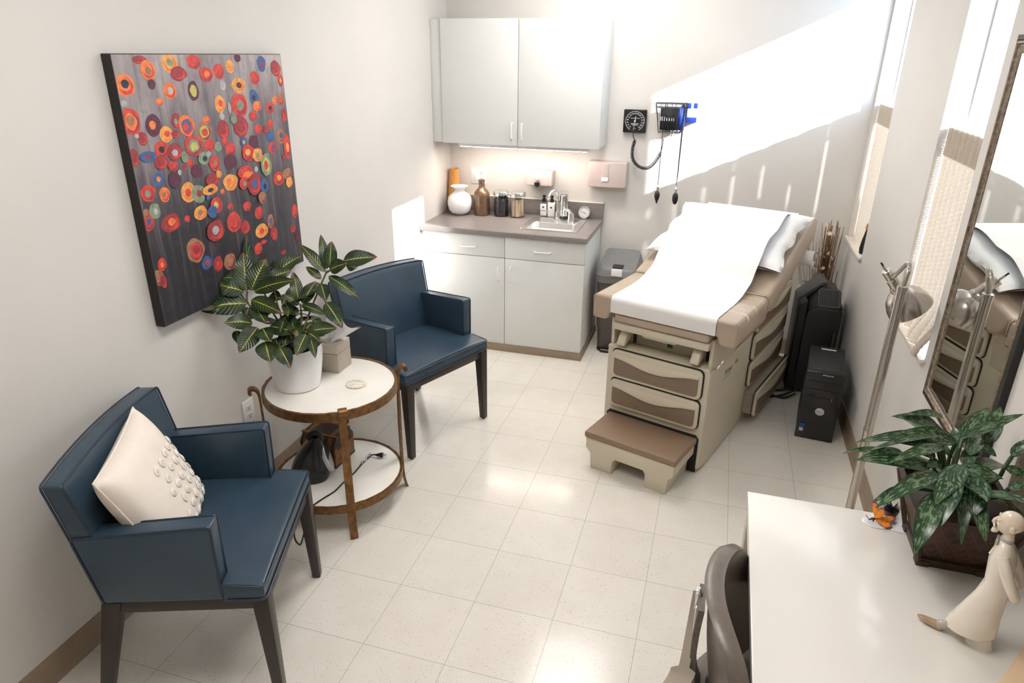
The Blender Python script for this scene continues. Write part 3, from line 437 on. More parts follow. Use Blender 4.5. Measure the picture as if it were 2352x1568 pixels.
FLOWERS = [(-0.315, 1.813, 0.0365, 0.0326, 2, -1, 7), (-0.236, 1.888, 0.028, 0.0125, 1, -1, -1), (-0.208, 1.856, 0.0304, 0.029, 2, -1, 9), (-0.103, 1.876, 0.0355, 0.0288, 3, -1, 5), (0.015, 1.879, 0.0338, 0.0238, 0, -1, -1), (-0.07, 1.842, 0.0366, 0.0214, 1, -1, -1), (0.071, 1.836, 0.0334, 0.0245, 0, -1, 2), (0.143, 1.845, 0.0276, 0.0264, 0, -1, -1), (0.21, 1.862, 0.0222, 0.0215, 3, -1, -1), (0.248, 1.792, 0.0391, 0.0249, 3, -1, 8), (0.355, 1.816, 0.0282, 0.0242, 0, -1, -1), (0.41, 1.869, 0.0265, 0.0287, 6, -1, 1), (0.504, 1.85, 0.0322, 0.0282, 1, -1, -1), (0.53, 1.802, 0.0165, 0.0226, 0, -1, 3), (-0.125, 1.788, 0.0283, 0.0255, 2, -1, 10), (-0.009, 1.783, 0.0261, 0.0305, 8, 4, 4), (-0.18, 1.755, 0.0154, 0.012, 2, -1, -1), (0.122, 1.729, 0.0277, 0.0282, 3, -1, 0), (0.236, 1.72, 0.0461, 0.0406, 0, -1, 5), (0.333, 1.744, 0.0269, 0.0258, 6, -1, 7), (0.347, 1.709, 0.0248, 0.0189, 2, -1, -1), (0.432, 1.696, 0.0249, 0.0224, 0, -1, 7), (0.475, 1.724, 0.0188, 0.0151, 2, -1, -1), (0.516, 1.727, 0.0234, 0.0267, 9, -1, 0), (-0.32, 1.701, 0.0371, 0.0392, 0, 2, 9), (-0.228, 1.682, 0.0333, 0.0348, 8, -1, 2), (-0.12, 1.688, 0.0217, 0.0249, 1, -1, 5), (-0.178, 1.648, 0.0296, 0.0246, 3, -1, 0), (-0.074, 1.668, 0.0356, 0.035, 2, 6, 0), (0.013, 1.639, 0.0381, 0.033, 9, 4, 0), (0.033, 1.68, 0.0202, 0.0119, 2, -1, -1), (0.119, 1.637, 0.0324, 0.0329, 1, -1, -1), (0.225, 1.64, 0.0417, 0.039, 1, -1, -1), (0.314, 1.673, 0.0244, 0.0174, 0, -1, -1), (0.335, 1.619, 0.0224, 0.0177, 0, -1, -1), (0.421, 1.632, 0.0184, 0.0166, 0, -1, -1), (0.527, 1.659, 0.0195, 0.0264, 1, -1, 0), (0.485, 1.576, 0.0275, 0.028, 9, -1, 6), (0.522, 1.528, 0.024, 0.0476, 0, -1, 3), (0.417, 1.536, 0.0292, 0.0215, 0, -1, 6), (0.408, 1.58, 0.0223, 0.0213, 6, -1, -1), (-0.285, 1.644, 0.0192, 0.0201, 1, -1, -1), (-0.21, 1.599, 0.0308, 0.0258, 0, -1, 7), (-0.152, 1.586, 0.034, 0.0265, 1, -1, 10), (-0.054, 1.596, 0.0423, 0.0352, 0, 5, 4), (0.032, 1.587, 0.0287, 0.0188, 0, -1, -1), (0.146, 1.56, 0.0278, 0.0225, 0, -1, -1), (0.118, 1.591, 0.0174, 0.0152, 0, -1, -1), (0.23, 1.578, 0.0199, 0.0173, 6, -1, 4), (0.295, 1.572, 0.0293, 0.025, 8, -1, -1), (0.247, 1.534, 0.0357, 0.0306, 0, -1, 3), (0.305, 1.518, 0.0298, 0.0268, 3, -1, 5), (-0.012, 1.546, 0.028, 0.0234, 5, -1, 7), (0.04, 1.519, 0.027, 0.026, 0, -1, 9), (-0.225, 1.559, 0.029, 0.0222, 1, -1, -1), (-0.174, 1.539, 0.0213, 0.0164, 0, -1, -1), (-0.335, 1.589, 0.0155, 0.0282, 1, -1, -1), (-0.279, 1.585, 0.0325, 0.0156, 6, -1, 1), (-0.086, 1.538, 0.0171, 0.013, 0, -1, -1), (-0.06, 1.506, 0.0272, 0.0239, 8, -1, -1), (0.135, 1.514, 0.0355, 0.0255, 8, -1, -1), (0.013, 1.463, 0.035, 0.0206, 1, -1, -1), (0.052, 1.478, 0.0148, 0.0125, 3, -1, -1), (0.354, 1.473, 0.0334, 0.0443, 5, 4, 0), (0.212, 1.462, 0.0447, 0.0234, 0, -1, -1), (0.227, 1.448, 0.0333, 0.0148, 2, -1, -1), (-0.248, 1.504, 0.0236, 0.0211, 6, -1, 2), (-0.179, 1.492, 0.0268, 0.0255, 8, -1, -1), (-0.307, 1.467, 0.03, 0.0263, 0, -1, 5), (-0.235, 1.45, 0.0224, 0.0252, 2, -1, 9), (-0.118, 1.438, 0.0357, 0.033, 3, -1, 0), (-0.07, 1.423, 0.0332, 0.031, 5, -1, 1), (-0.008, 1.429, 0.0387, 0.0179, 3, -1, 7), (0.115, 1.436, 0.0399, 0.03, 3, -1, 2), (0.191, 1.421, 0.0257, 0.0235, 0, -1, 5), (0.258, 1.405, 0.0415, 0.0391, 1, -1, 6), (0.319, 1.389, 0.0254, 0.0292, 6, -1, 7), (0.435, 1.402, 0.0355, 0.027, 0, -1, 3), (0.501, 1.413, 0.0312, 0.0226, 9, -1, -1), (0.508, 1.374, 0.0229, 0.0212, 3, -1, -1), (-0.292, 1.403, 0.0232, 0.0262, 5, -1, 10), (-0.229, 1.349, 0.0422, 0.0298, 1, -1, 2), (-0.33, 1.371, 0.0219, 0.0273, 0, -1, 6), (-0.333, 1.403, 0.0145, 0.0148, 9, -1, -1), (-0.076, 1.354, 0.0334, 0.0232, 3, -1, 9), (0.012, 1.366, 0.0313, 0.028, 0, -1, 4), (-0.017, 1.346, 0.0256, 0.0209, 6, -1, -1), (-0.148, 1.346, 0.0131, 0.012, 0, -1, -1), (-0.016, 1.272, 0.0456, 0.0382, 1, -1, 10), (0.103, 1.28, 0.0393, 0.0367, 0, -1, -1), (0.165, 1.245, 0.0282, 0.0272, 1, -1, -1), (0.096, 1.344, 0.0155, 0.013, 0, -1, -1), (0.197, 1.325, 0.0238, 0.018, 0, -1, -1), (0.267, 1.284, 0.025, 0.0247, 0, -1, -1), (0.293, 1.344, 0.0227, 0.0231, 9, -1, -1), (0.27, 1.206, 0.0405, 0.0267, 3, -1, 0), (0.339, 1.232, 0.021, 0.0287, 9, -1, 6), (0.349, 1.175, 0.024, 0.0291, 1, -1, 0), (0.526, 1.24, 0.0206, 0.0269, 0, -1, -1), (0.232, 1.137, 0.0249, 0.022, 0, -1, -1), (0.272, 1.156, 0.0204, 0.0079, 0, -1, -1), (-0.134, 1.223, 0.0432, 0.0426, 9, 0, 1), (-0.086, 1.162, 0.0261, 0.0255, 6, -1, 0), (-0.025, 1.141, 0.0252, 0.0276, 1, -1, 0), (0.045, 1.13, 0.0331, 0.0327, 9, -1, 9), (-0.307, 1.216, 0.0186, 0.022, 0, -1, 2), (-0.334, 1.175, 0.0217, 0.0272, 9, -1, 9), (-0.316, 1.155, 0.0136, 0.0236, 1, -1, -1), (0.496, 1.164, 0.0204, 0.0169, 1, -1, -1), (0.521, 1.122, 0.0178, 0.0343, 8, -1, -1), (0.403, 1.076, 0.0195, 0.0084, 1, -1, -1), (0.154, 1.796, 0.0151, 0.0174, 10, -1, -1), (-0.335, 1.758, 0.0121, 0.009, 10, -1, -1), (0.172, 1.713, 0.0088, 0.0178, 10, -1, -1), (0.122, 1.685, 0.0129, 0.0122, 10, -1, -1), (0.188, 1.67, 0.018, 0.0167, 5, -1, -1), (0.075, 1.578, 0.019, 0.0164, 5, -1, -1), (-0.112, 1.563, 0.0148, 0.0193, 5, -1, -1), (0.014, 1.558, 0.0122, 0.0094, 10, -1, -1), (-0.308, 1.655, 0.0079, 0.007, 10, -1, -1), (-0.15, 1.514, 0.0082, 0.009, 10, -1, -1), (0.262, 1.893, 0.0183, 0.0163, 8, -1, -1), (-0.203, 1.812, 0.015, 0.0153, 8, -1, -1), (-0.136, 1.644, 0.0162, 0.0138, 1, -1, -1), (0.384, 1.613, 0.018, 0.0135, 1, -1, -1), (0.488, 1.487, 0.0111, 0.0095, 1, -1, -1), (0.288, 1.463, 0.0111, 0.0105, 10, -1, -1), (-0.119, 1.524, 0.0093, 0.0091, 1, -1, -1), (-0.028, 1.402, 0.0101, 0.0082, 6, -1, -1), (0.063, 1.409, 0.0107, 0.0099, 2, -1, -1)]
# ------------------------------------------------------------ camera
cam = bpy.data.cameras.new('camera'); co = bpy.data.objects.new('camera', cam); COL.objects.link(co)
cam.sensor_width = 36.0; cam.lens = 36.0 * 1575.9 / 2352.0; cam.clip_start = 0.05
yaw, pit, rol = 0.289996, 0.397471, -0.009325
fw = Vector((-math.sin(yaw) * math.cos(pit), math.cos(yaw) * math.cos(pit), -math.sin(pit)))
rt = Vector((math.cos(yaw), math.sin(yaw), 0)); dn = fw.cross(rt)
r2 = rt * math.cos(rol) + dn * math.sin(rol); d2 = -rt * math.sin(rol) + dn * math.cos(rol)
co.matrix_world = Matrix((( r2.x, -d2.x, -fw.x, 1.31384), (r2.y, -d2.y, -fw.y, -2.19936), (r2.z, -d2.z, -fw.z, 1.91767), (0, 0, 0, 1)))
S.camera = co

# ------------------------------------------------------------ room shell
XL, XR, YB, YF, H = -0.59, 2.135, 2.57, -3.2, 2.74
WT = 0.13
b = MB(); b.box(XL - .1, XR + WT, YF - .1, YB + .1, -.1, 0); struct(b.build('floor', 'floor'))
b = MB(); b.box(XL - .1, XR + WT, YF - .1, YB + .1, H, H + .1); struct(b.build('ceiling', 'ceiling'))
b = MB(); b.box(XL - .1, XL, YF - .1, YB + .1, 0, H); struct(b.build('wall_left', 'wall'))
b = MB(); b.box(XL, XR, YB, YB + .1, 0, H); struct(b.build('wall_back', 'wall'))
b = MB(); b.box(XL, XR, YF - .1, YF, 0, H); struct(b.build('wall_front', 'wall'))
WINS = [(2.02, 2.545), (0.53, 1.06)]; ZS, ZT = 0.862, 2.385
b = MB()
b.box(XR, XR + WT, YF - .1, YB + .1, 0, ZS - .02); b.box(XR, XR + WT, YF - .1, YB + .1, ZT, H)
b.box(XR, XR + WT, YF - .1, WINS[1][0], ZS - .02, ZT); b.box(XR, XR + WT, WINS[1][1], WINS[0][0], ZS - .02, ZT); b.box(XR, XR + WT, WINS[0][1], YB + .1, ZS - .02, ZT)
struct(b.build('wall_right', 'wall'))
for i, (y0, y1) in enumerate(WINS):
    w = bpy.data.objects.new('window_%d' % (i + 1), None); COL.objects.link(w); w.location = (XR, (y0 + y1) / 2, ZS); struct(w)
    hw = (y1 - y0) / 2; hh = ZT - ZS
    b = MB()
    for (a0, a1, c0, c1) in ((-hw, -hw + .030, 0, hh), (hw - .013, hw, 0, hh), (-hw + .030, hw - .013, 0, .04), (-hw + .030, hw - .013, hh - .04, hh)):
        b.box(.088, .128, a0, a1, c0, c1, .004)
    b.build('window_frame', 'white_frame', w)
    b = MB(); b.box(.106, .110, -hw + .025, hw - .01, .035, hh - .035); b.build('glass_pane', 'glass', w)
    b = MB(); b.box(-.022, .088, -hw + .004, hw - .004, -.018, 0, .005); b.box(-.022, -.001, -hw - .012, -hw + .006, -.018, 0, .005); b.box(-.022, -.001, hw - .006, hw + .012, -.018, 0, .005); b.build('window_sill', 'sill', w)
def cove(name, x0, y0, x1, y1, nx, ny):
    """rubber cove base along a wall from point to point, n = direction into the room"""
    L = math.hypot(x1 - x0, y1 - y0); dx, dy = (x1 - x0) / L, (y1 - y0) / L
    prof = [(0, 0), (.016, 0), (.0145, .004), (.006, .014), (.0045, .02), (.0045, .1), (.003, .1025), (0, .1025)]
    rings = []
    for (px, py) in ((x0, y0), (x1, y1)): rings.append([(px + nx * a, py + ny * a, z) for a, z in prof])
    b = MB(); b.loft(rings); return struct(b.build(name, 'base', sharp=50))
cove('baseboard_left', XL, YF, XL, 2.0, 1, 0)
cove('baseboard_back', .56, YB, XR, YB, 0, -1)
cove('baseboard_right', XR, YB, XR, YF, -1, 0)

# ceiling fluorescent troffers (above the frame; they light the room and shine back from floor and desk)
for i, (x, y, lab) in enumerate(((0.62, 1.55, 'recessed fluorescent ceiling light above the middle of the room'), (0.70, -1.0, 'recessed fluorescent ceiling light nearer the door end'))):
    t = thing('ceiling_light', lab, 'ceiling light', (x, y, H), group='recessed ceiling lights')
    b = MB()
    for (a0, a1, c0, c1) in ((-.31, -.28, -.6, .6), (.28, .31, -.6, .6), (-.28, .28, -.6, -.57), (-.28, .28, .57, .6)): b.box(a0, a1, c0, c1, -.022, -.001, .003)
    b.build('frame', 'white_frame', t)
    b = MB(); b.box(-.28, .28, -.57, .57, -.014, -.006); b.build('diffuser', 'light_diffuser', t)

# ------------------------------------------------------------ curtains
def curtain(i, label, flare):
    y0, y1 = WINS[i]; y0 += .006; y1 -= .006
    t = thing('knit_curtain', label, 'curtain', (2.172, (y0 + y1) / 2, ZS), group='knit cafe curtains')
    hw = (y1 - y0) / 2; zt = 1.66 - ZS
    def fn(u, v, off=0.0, vv=None):
        z = .001 + v * (zt - .001)
        rib = .020 * abs(math.sin(PI * 8 * u)) ** .65 - .009
        x = -rib + .0012 * math.sin(z * 330 + 2.5 * abs(math.sin(8 * PI * u))) - off
        y = -hw + 2 * hw * u
        if flare:
            k = max(0.0, 1 - z / .17); k = k * k * (3 - 2 * k)
            x -= k * (.055 * (1.15 - u) + .012 * math.sin(u * 17 + 1.2))
            x = max(x, -.085)
        y = min(max(y, -hw), hw)
        return (x, y, z)
    b = MB(); b.grid(lambda u, v: fn(u, v), 192, 150); p = b.build('knit_panel', 'knit', t, sharp=180)
    b = MB(); b.grid(lambda u, v: (fn(u, 1)[0] - .0055, fn(u, 1)[1], zt - .105 + .107 * v), 128, 24)
    b.build('hem_band', 'knit', t, sharp=180)
    b = MB(); b.tube([(-.001, -hw, zt - .012), (-.001, hw, zt - .012)], .0045, 10); b.build('tension_rod', 'white_frame', t)
curtain(0, 'beige cable knit cafe curtain in the far narrow window by the back corner', False)
curtain(1, 'beige cable knit cafe curtain bunched on the sill of the window beside the mirror', True)

# ------------------------------------------------------------ painting
t = thing('canvas_painting', 'large canvas painting of red and orange poppies on a grey streaked ground', 'painting', (XL, .103, 1.449))
b = MB(); b.box(.001, .0385, -.4525, .4525, -.4575, .4575, .003); b.build('canvas_edge', 'canvas_side', t)
b = MB(); b.box(.0375, .040, -.450, .450, -.455, .455, .001); b.build('painted_face', 'canvas', t)
def blob(cy, cz, ry, rz, x, ph, n=26):
    return [(x, cy + ry * (1 + .055 * math.sin(3 * a + ph) + .035 * math.sin(5 * a + 2 * ph)) * math.cos(a), cz + rz * (1 + .05 * math.sin(2 * a + 3 * ph) + .04 * math.sin(4 * a + ph)) * math.sin(a)) for a in [2 * PI * k / n for k in range(n)]]
keys = 'RCOAYGBNPTS'; fm = bmesh.new(); placed = []
def disc(cy, cz, ry, rz, x, ph, k):
    vs = [fm.verts.new((max(x, .04), min(max(y, -.449), .449), min(max(z, -.454), .454))) for x, y, z in blob(cy, cz, ry, rz, x, ph)]
    f = fm.faces.new(vs); f.material_index = keys.index(k)
for (y, z, ry, rz, c1, c2, c3) in FLOWERS:
    cc = [keys[q] if q >= 0 else '-' for q in (c1, c2, c3)]
    y -= .103; z -= 1.449; ry *= 1.08; rz *= 1.08; ph = random.uniform(0, 6)
    lay = 0
    for (py, pz, pr, pl) in placed:
        if math.hypot(y - py, z - pz) < pr + max(ry, rz): lay = max(lay, pl + 1)
    placed.append((y, z, max(ry, rz), lay)); x = .0404 + .0007 * lay
    disc(y, z, ry, rz, x, ph, cc[0])
    if cc[0] in 'RCOAT' and ry > .008:
        sh = {'R': 'C', 'C': 'R', 'O': 'R', 'A': 'O', 'T': 'C'}[cc[0]]
        disc(y + ry * .1, z - rz * .1, ry * .72, rz * .72, x + .00015, ph + 1, sh); disc(y - ry * .05, z + rz * .06, ry * .64, rz * .62, x + .0003, ph + 2, cc[0])
    if cc[1] != '-': disc(y, z, ry * .62, rz * .62, x + .0004, ph + 2, cc[1])
    if cc[2] != '-': disc(y + ry * random.uniform(-.12, .12), z + rz * random.uniform(-.12, .12), ry * .40, rz * .40, x + .0005, ph + 4, cc[2])
pb = MB(); pb.bm.free(); pb.bm = fm
o = pb.build('flower_pattern', ['p' + k for k in keys], t, sharp=180)

# ------------------------------------------------------------ cabinets
def pull(b, p0, p1, out, r=.0055, mi=0):
    """U pull between two points, out = stand-off vector"""
    p0, p1, out = Vector(p0), Vector(p1), Vector(out); d = (p1 - p0).normalized() * .012
    b.tube(smooth_path([p0, p0 + out * .7, p0 + out + d, (p0 + p1) / 2 + out, p1 + out - d, p1 + out * .7, p1], 5), r, 10, mi=mi)
t = thing('wall_cabinet', 'pale grey two-door cabinet hung on the back wall', 'wall cabinet', (0, YB, 1.36))
b = MB(); b.box(-.515, .545, -.292, -.002, 0, .755, .001); b.build('body', 'lam', t)
b = MB(); b.box(-.589, -.516, -.300, -.282, 0, .752, .001); b.build('filler_strip', 'lam', t)
b = MB(); b.box(-.513, .543, -.2935, -.291, .003, .752); b.build('door_gap', 'lam_edge', t)
for x0, x1, hx in ((-.515, .006, -.028), (.0095, .546, .04)):
    b = MB(); b.box(x0, x1, -.312, -.2935, -.002, .757, .0015); d = b.build('door', 'lam', t)
    b = MB(); pull(b, (hx, -.312, .042), (hx, -.312, .138), (0, -.026, 0)); b.build('handle', 'handle_white', d)
t = thing('under_cabinet_light', 'slim white light strip under the wall cabinet', 'light', (0, YB, 1.36))
b = MB(); b.box(-.42, .47, -.27, -.21, -.026, -.0005, .004); b.build('housing', 'white_frame', t)
b = MB(); b.box(-.41, .46, -.262, -.218, -.0285, -.0262, .001); b.build('tube', 'strip_light', t)

CZ = 0.85
t = thing('base_cabinet', 'pale grey base cabinet with two drawers over two doors', 'base cabinet', (0, YB, 0))
b = MB(); b.box(-.568, .540, -.552, -.002, .002, CZ - .036, .001); b.build('body', 'lam', t)
b = MB(); b.box(-.589, -.569, -.565, -.545, .002, CZ - .036, .001); b.build('filler_strip', 'lam', t)
b = MB(); b.box(-.565, .538, -.5545, -.551, .052, CZ - .04); b.build('door_gap', 'lam_edge', t)
for x0, x1, z0, z1, pt in ((-.567, .003, .669, .811, ((-.292, .732), (-.197, .732))), (.0065, .540, .669, .811, ((.214, .734), (.319, .734))), (-.567, .003, .052, .6655, ((-.034, .515), (-.034, .609))), (.0065, .540, .052, .6655, ((.050, .517), (.050, .611)))):
    b = MB(); b.box(x0, x1, -.5725, -.5545, z0, z1, .0015); nm = 'drawer' if z0 > .6 else 'door'
    d = b.build(nm, 'lam', t); b = MB(); pull(b, (pt[0][0], -.5725, pt[0][1]), (pt[1][0], -.5725, pt[1][1]), (0, -.027, 0)); b.build('handle', 'handle_white', d)
b = MB(); b.prism([(-.585, -.5795), (.548, -.5795), (.548, -.004), (.542, -.004), (.542, -.5735), (-.585, -.5735)], 'z', .001, .051, .001); b.build('toe_base', 'base', t)

t = thing('countertop', 'speckled grey laminate countertop with backsplash', 'countertop', (0, YB, CZ))
prof = [(-.589, 0), (-.595, -.004), (-.597, -.012), (-.597, -.032), (-.594, -.0355), (-.58, -.0355)]
SK = (.075, .457, -.475, -.125)   # sink cut-out x0,x1,y0,y1 around the bowl
b = MB()
full = [(-.002, -.0355), (-.002, 0)] + prof
for x0, x1 in ((-.5885, SK[0]), (SK[1], .553)): b.prism(full, 'x', x0, x1)
b.prism([(SK[2], -.0355), (SK[2], 0)] + prof, 'x', SK[0], SK[1]); b.prism([(-.002, -.0355), (-.002, 0), (SK[3], 0), (SK[3], -.0355)], 'x', SK[0], SK[1])
b.build('worktop', 'counter', t, sharp=25)
b = MB(); b.box(-.5885, .553, -.0205, -.002, .0002, .11, .003); b.box(-.5885, -.571, -.10, -.021, .0002, .11, .003); b.build('backsplash', 'counter', t)
b = MB(); b.prism([(-.0205, .1102), (-.002, .1102), (-.002, .1135), (-.018, .1135)], 'x', -.588, .5525); b.build('splash_trim', 'sill', t)

t = thing('sink', 'small stainless steel drop-in sink in the counter', 'sink', (.266, YB - .30, CZ))
def ring(x, y, z, rr, n=6, ox=0, oy=0): return [(a + ox, c + oy, z) for a, c in rrect(-x, x, -y, y, rr, n)]
b = MB()
b.loft([ring(.191, .182, .0008, .02), ring(.190, .181, .006, .02), ring(.182, .173, .0075, .018), ring(.152, .107, .006, .035, oy=-.062), ring(.148, .103, 0, .035, oy=-.062), ring(.140, .095, -.12, .03, oy=-.062), ring(.10, .06, -.128, .03, oy=-.062)], cap=False)
b.prism(rrect(-.1, .1, -.06 - .062, .06 - .062, .03), 'z', -.131, -.128); b.lathe([(.03, -.1278), (.028, -.126), (.012, -.1268)], 20, T(0, -.062, 0), cap0=False)
b.build('basin', 'steel', t, sharp=50)

t = thing('faucet', 'chrome gooseneck faucet behind the sink', 'faucet', (.262, YB - .176, CZ + .007))
b = MB(); b.lathe([(.024, 0), (.024, .006), (.016, .012), (.014, .05), (.012, .06)], 24); b.build('spout_base', 'chrome', t)
b = MB(); b.tube(smooth_path([(0, 0, .05), (0, 0, .12), (-.002, -.002, .17), (-.012, -.022, .205), (-.03, -.05, .205), (-.042, -.074, .18), (-.044, -.08, .16)], 6), .0085, 12); b.lathe([(.011, 0), (.0115, .016), (.009, .018)], 16, T(-.044, -.08, .145)); b.build('gooseneck', 'chrome', t)
b = MB(); b.lathe([(.026, 0), (.026, .008), (.022, .016), (.023, .04), (.019, .055), (.008, .06)], 24, T(.094, 0, 0)); b.tube([(.094, 0, .05), (.085, -.012, .072), (.066, -.03, .086), (.046, -.042, .088)], [.013, .011, .009, .007], 10); b.build('lever_handle', 'chrome', t)

# ------------------------------------------------------------ counter things
t = thing('tall_vase', 'tall amber wooden vase in the corner of the counter', 'vase', (-.536, 2.50, CZ))
b = MB(); b.lathe([(.05, 0), (.05, .06), (.046, .14), (.036, .24), (.031, .285), (.0335, .302), (.03, .302), (.026, .28)], 28, cap1=False); b.build('body', 'amber', t)
tg = [(.035, .005), (.06, .012), (.078, .035), (.087, .07), (.0875, .095), (.08, .125), (.06, .148), (.04, .158), (.034, .168), (.036, .176), (.048, .188), (.062, .198), (.063, .202), (.056, .2), (.03, .18)]
t = tag(MB().lathe([(.03, 0)] + tg, 40, cap1=False).build('round_vase', 'ceramic'), 'round white vase with flared neck on the counter', 'vase'); t.location = (-.452, 2.385, CZ)
t = tag(MB().lathe([(.05, 0), (.056, .004), (.057, .012), (.057, .135), (.054, .155), (.04, .176), (.026, .188), (.021, .198), (.0205, .232), (.023, .236), (.023, .246), (.018, .247), (.016, .24)], 36, cap1=False).build('bottle', 'bronze_glaze'), 'bronze glazed stoneware bottle between the white vase and the jars', 'bottle'); t.location = (-.300, 2.425, CZ)
def jar(x, y, lab, kind):
    t = thing('glass_jar', lab, 'jar', (x, y, CZ), group='glass jars on the counter')
    b = MB(); b.lathe([(.052, 0), (.054, .003), (.054, .150), (.0515, .150), (.0515, .006), (.049, .004)], 36, cap1=True); b.build('jar_glass', 'jar_glass', t)
    b = MB(); b.lathe([(.0545, .148), (.0565, .150), (.0565, .172), (.054, .176), (.05, .177)], 36); b.build('lid', 'chrome', t)
    if kind == 'black':
        b = MB(); rr = random.Random(3)
        b.lathe([(.0475, .006), (.0485, .01), (.0485, .115), (.04, .125)], 24)
        for k in range(90):
            a = rr.uniform(0, 2 * PI); z = rr.uniform(.1, .136); r = rr.uniform(.0, .043)
            b.box(-.009, .009, -.003, .003, -.003, .003, Mx=T(r * math.cos(a), r * math.sin(a), z) @ Rz(rr.uniform(0, 180)) @ Ry(rr.uniform(-60, 60)))
        for k in range(160):
            a = rr.uniform(0, 2 * PI); z = rr.uniform(.01, .125)
            b.box(-.001, .0015, -.008, .008, -.0022, .0022, Mx=Rz(math.degrees(a)) @ T(.0485, 0, z) @ Rx(rr.uniform(-70, 70)))
        f = b.build('filling', 'black_bits', t); f['kind'] = 'stuff'
    else:
        rr = random.Random(7); b = MB()
        for k in range(46):
            a = k * 2.4; r = .040 * math.sqrt((k + 1) / 46); lean = rr.uniform(-5, 5)
            b.box(-.006, .006, -.0011, .0011, .008, .128 + rr.uniform(-.006, .003), .001, 1, Mx=T(r * math.cos(a), r * math.sin(a), 0) @ Rz(rr.uniform(0, 180)) @ Rx(lean * .6) @ Ry(lean * .6))
        f = b.build('wooden_sticks', 'wood_stick', t); f['kind'] = 'stuff'
jar(-.158, 2.435, 'lidded glass jar of black filling on the counter', 'black')
jar(-.036, 2.43, 'lidded glass jar of wooden tongue sticks on the counter', 'wood')
for x, y, lab in ((.134, 2.515, 'clear pump bottle half empty, next to the jar of wooden sticks'), (.191, 2.515, 'clear pump bottle full of pale lotion beside the faucet')):
    t = thing('pump_bottle', lab, 'bottle', (x, y, CZ), group='pump bottles by the faucet')
    b = MB(); b.box(-.0265, .0265, -.018, .018, 0, .103, .006, 3); b.build('bottle_body', 'jar_glass' if x < .15 else 'ceramic', t)
    if x < .15: b = MB(); b.box(-.0235, .0235, -.015, .015, .004, .045, .004); b.build('liquid', 'ceramic', t)
    b = MB(); b.box(-.022, .022, -.0194, -.0184, .048, .092); b.build('label', 'label', t); b = MB(); b.box(-.006, .006, -.0202, -.0196, .062, .074); b.build('label_mark', 'ink', t)
    b = MB(); b.lathe([(.014, .103), (.014, .125), (.008, .127), (.007, .136), (.012, .137), (.012, .148), (.009, .15)], 18); b.tube([(0, 0, .144), (0, -.016, .144), (0, -.026, .140)], .0045, 8); b.build('pump', 'black', t)
t = thing('soap_dispenser', 'tall chrome automatic dispenser on a black base behind the faucet', 'dispenser', (.285, 2.485, CZ))
b = MB(); b.lathe([(.036, 0), (.037, .004), (.035, .02), (.03, .022)], 28); b.build('base', 'black', t)
b = MB(); b.lathe([(.03, .02), (.0325, .03), (.031, .1), (.029, .165), (.03, .18)], 32); b.build('cylinder', 'chrome', t)
b = MB(); b.prism(rrect(-.034, .036, -.055, .032, .02), 'z', .176, .192, .005, Mx=Rx(6)); b.build('spout_head', 'chrome', t)
t = thing('clock', 'small round clock with white face at the right end of the counter', 'clock', (.422, 2.528, CZ), -4)
Cm = T(0, 0, .044) @ Rx(90 - 10)
b = MB(); b.lathe([(.0385, -.02), (.042, -.016), (.0425, .006), (.040, .009), (.0365, .0085), (.036, .004)], 40, Cm, cap1=False); b.build('case', 'silver', t)
b = MB(); b.lathe([(.0365, 0.001), (.0365, .004)], 40, Cm); b.build('clock_face', 'dial_white', t)
b = MB()
for k in range(12):
    a = k * 30; b.box(-.0011, .0011, .027, .032, .0045, .0049, Mx=Cm @ Rz(a))
b.box(-.0012, .0012, -.003, .019, .0052, .0056, Mx=Cm @ Rz(-115)); b.box(-.0009, .0009, -.005, .026, .0058, .0062, Mx=Cm @ Rz(72)); b.lathe([(.0025, .005), (.0025, .0068)], 12, Cm)
b.build('hands_and_marks', 'ink', t)
b = MB(); b.prism([(-.02, 0), (.02, 0), (.014, .008), (-.014, .008)], 'y', -.012, .014, .002); b.build('foot', 'silver', t)

# ------------------------------------------------------------ wall fittings
def outlet(name, label, loc, rz, sw):
    t = thing(name, label, 'wall plate', loc, rz)
    w = .058 if sw else .0365
    b = MB(); b.box(-w, w, -.0065, -.0005, -.058, .058, .003); b.build('plate', 'label', t)
    xs = (.024,) if sw else (0,)
    for x in xs:
        for z in (-.02, .02):
            b = MB(); b.prism(rrect(x - .0165, x + .0165, z - .0145, z + .0145, .007), 'y', -.0085, -.006, .0006)
            r = b.build('receptacle', 'handle_white', t)
            b = MB(); b.box(x - .0075, x - .005, -.0092, -.0082, z - .001, z + .008); b.box(x + .005, x + .0075, -.0092, -.0082, z, z + .008); b.lathe([(.0025, 0), (.0025, .001)], 10, T(x, -.0082, z - .0075) @ Rx(90))
            b.build('slots', 'ink', r)
    if sw:
        b = MB(); b.box(-.040, -.008, -.009, -.006, -.033, .033, .002); b.box(-.033, -.015, -.0125, -.0085, -.024, .024, .002); b.build('rocker_switch', 'handle_white', t)
outlet('switch_plate', 'white double wall plate with switch and socket behind the bronze bottle', (-.372, YB, 1.098), 0, True)
outlet('power_outlet', 'white power outlet low on the left wall between chair and side table', (XL, .058, .43), 90, False)
t = thing('soap_dispenser', 'wall-mounted pale soap dispenser with black nozzle over the sink', 'dispenser', (.105, YB, 1.12))
b = MB(); b.prism([(-.09, -.052), (.072, -.052), (.072, .05), (-.09, .05)], 'y', -.10, -.001, .007, 3); b.build('box', 'pink_white', t)
b = MB(); b.box(.070, .090, -.098, -.001, -.050, .050, .004); b.build('side_cap', 'pink_white', t)
b = MB(); b.lathe([(.011, 0), (.012, .004), (.009, .012)], 20, T(-.010, -.10, -.006) @ Rx(90)); b.build('window_button', 'silver', t)
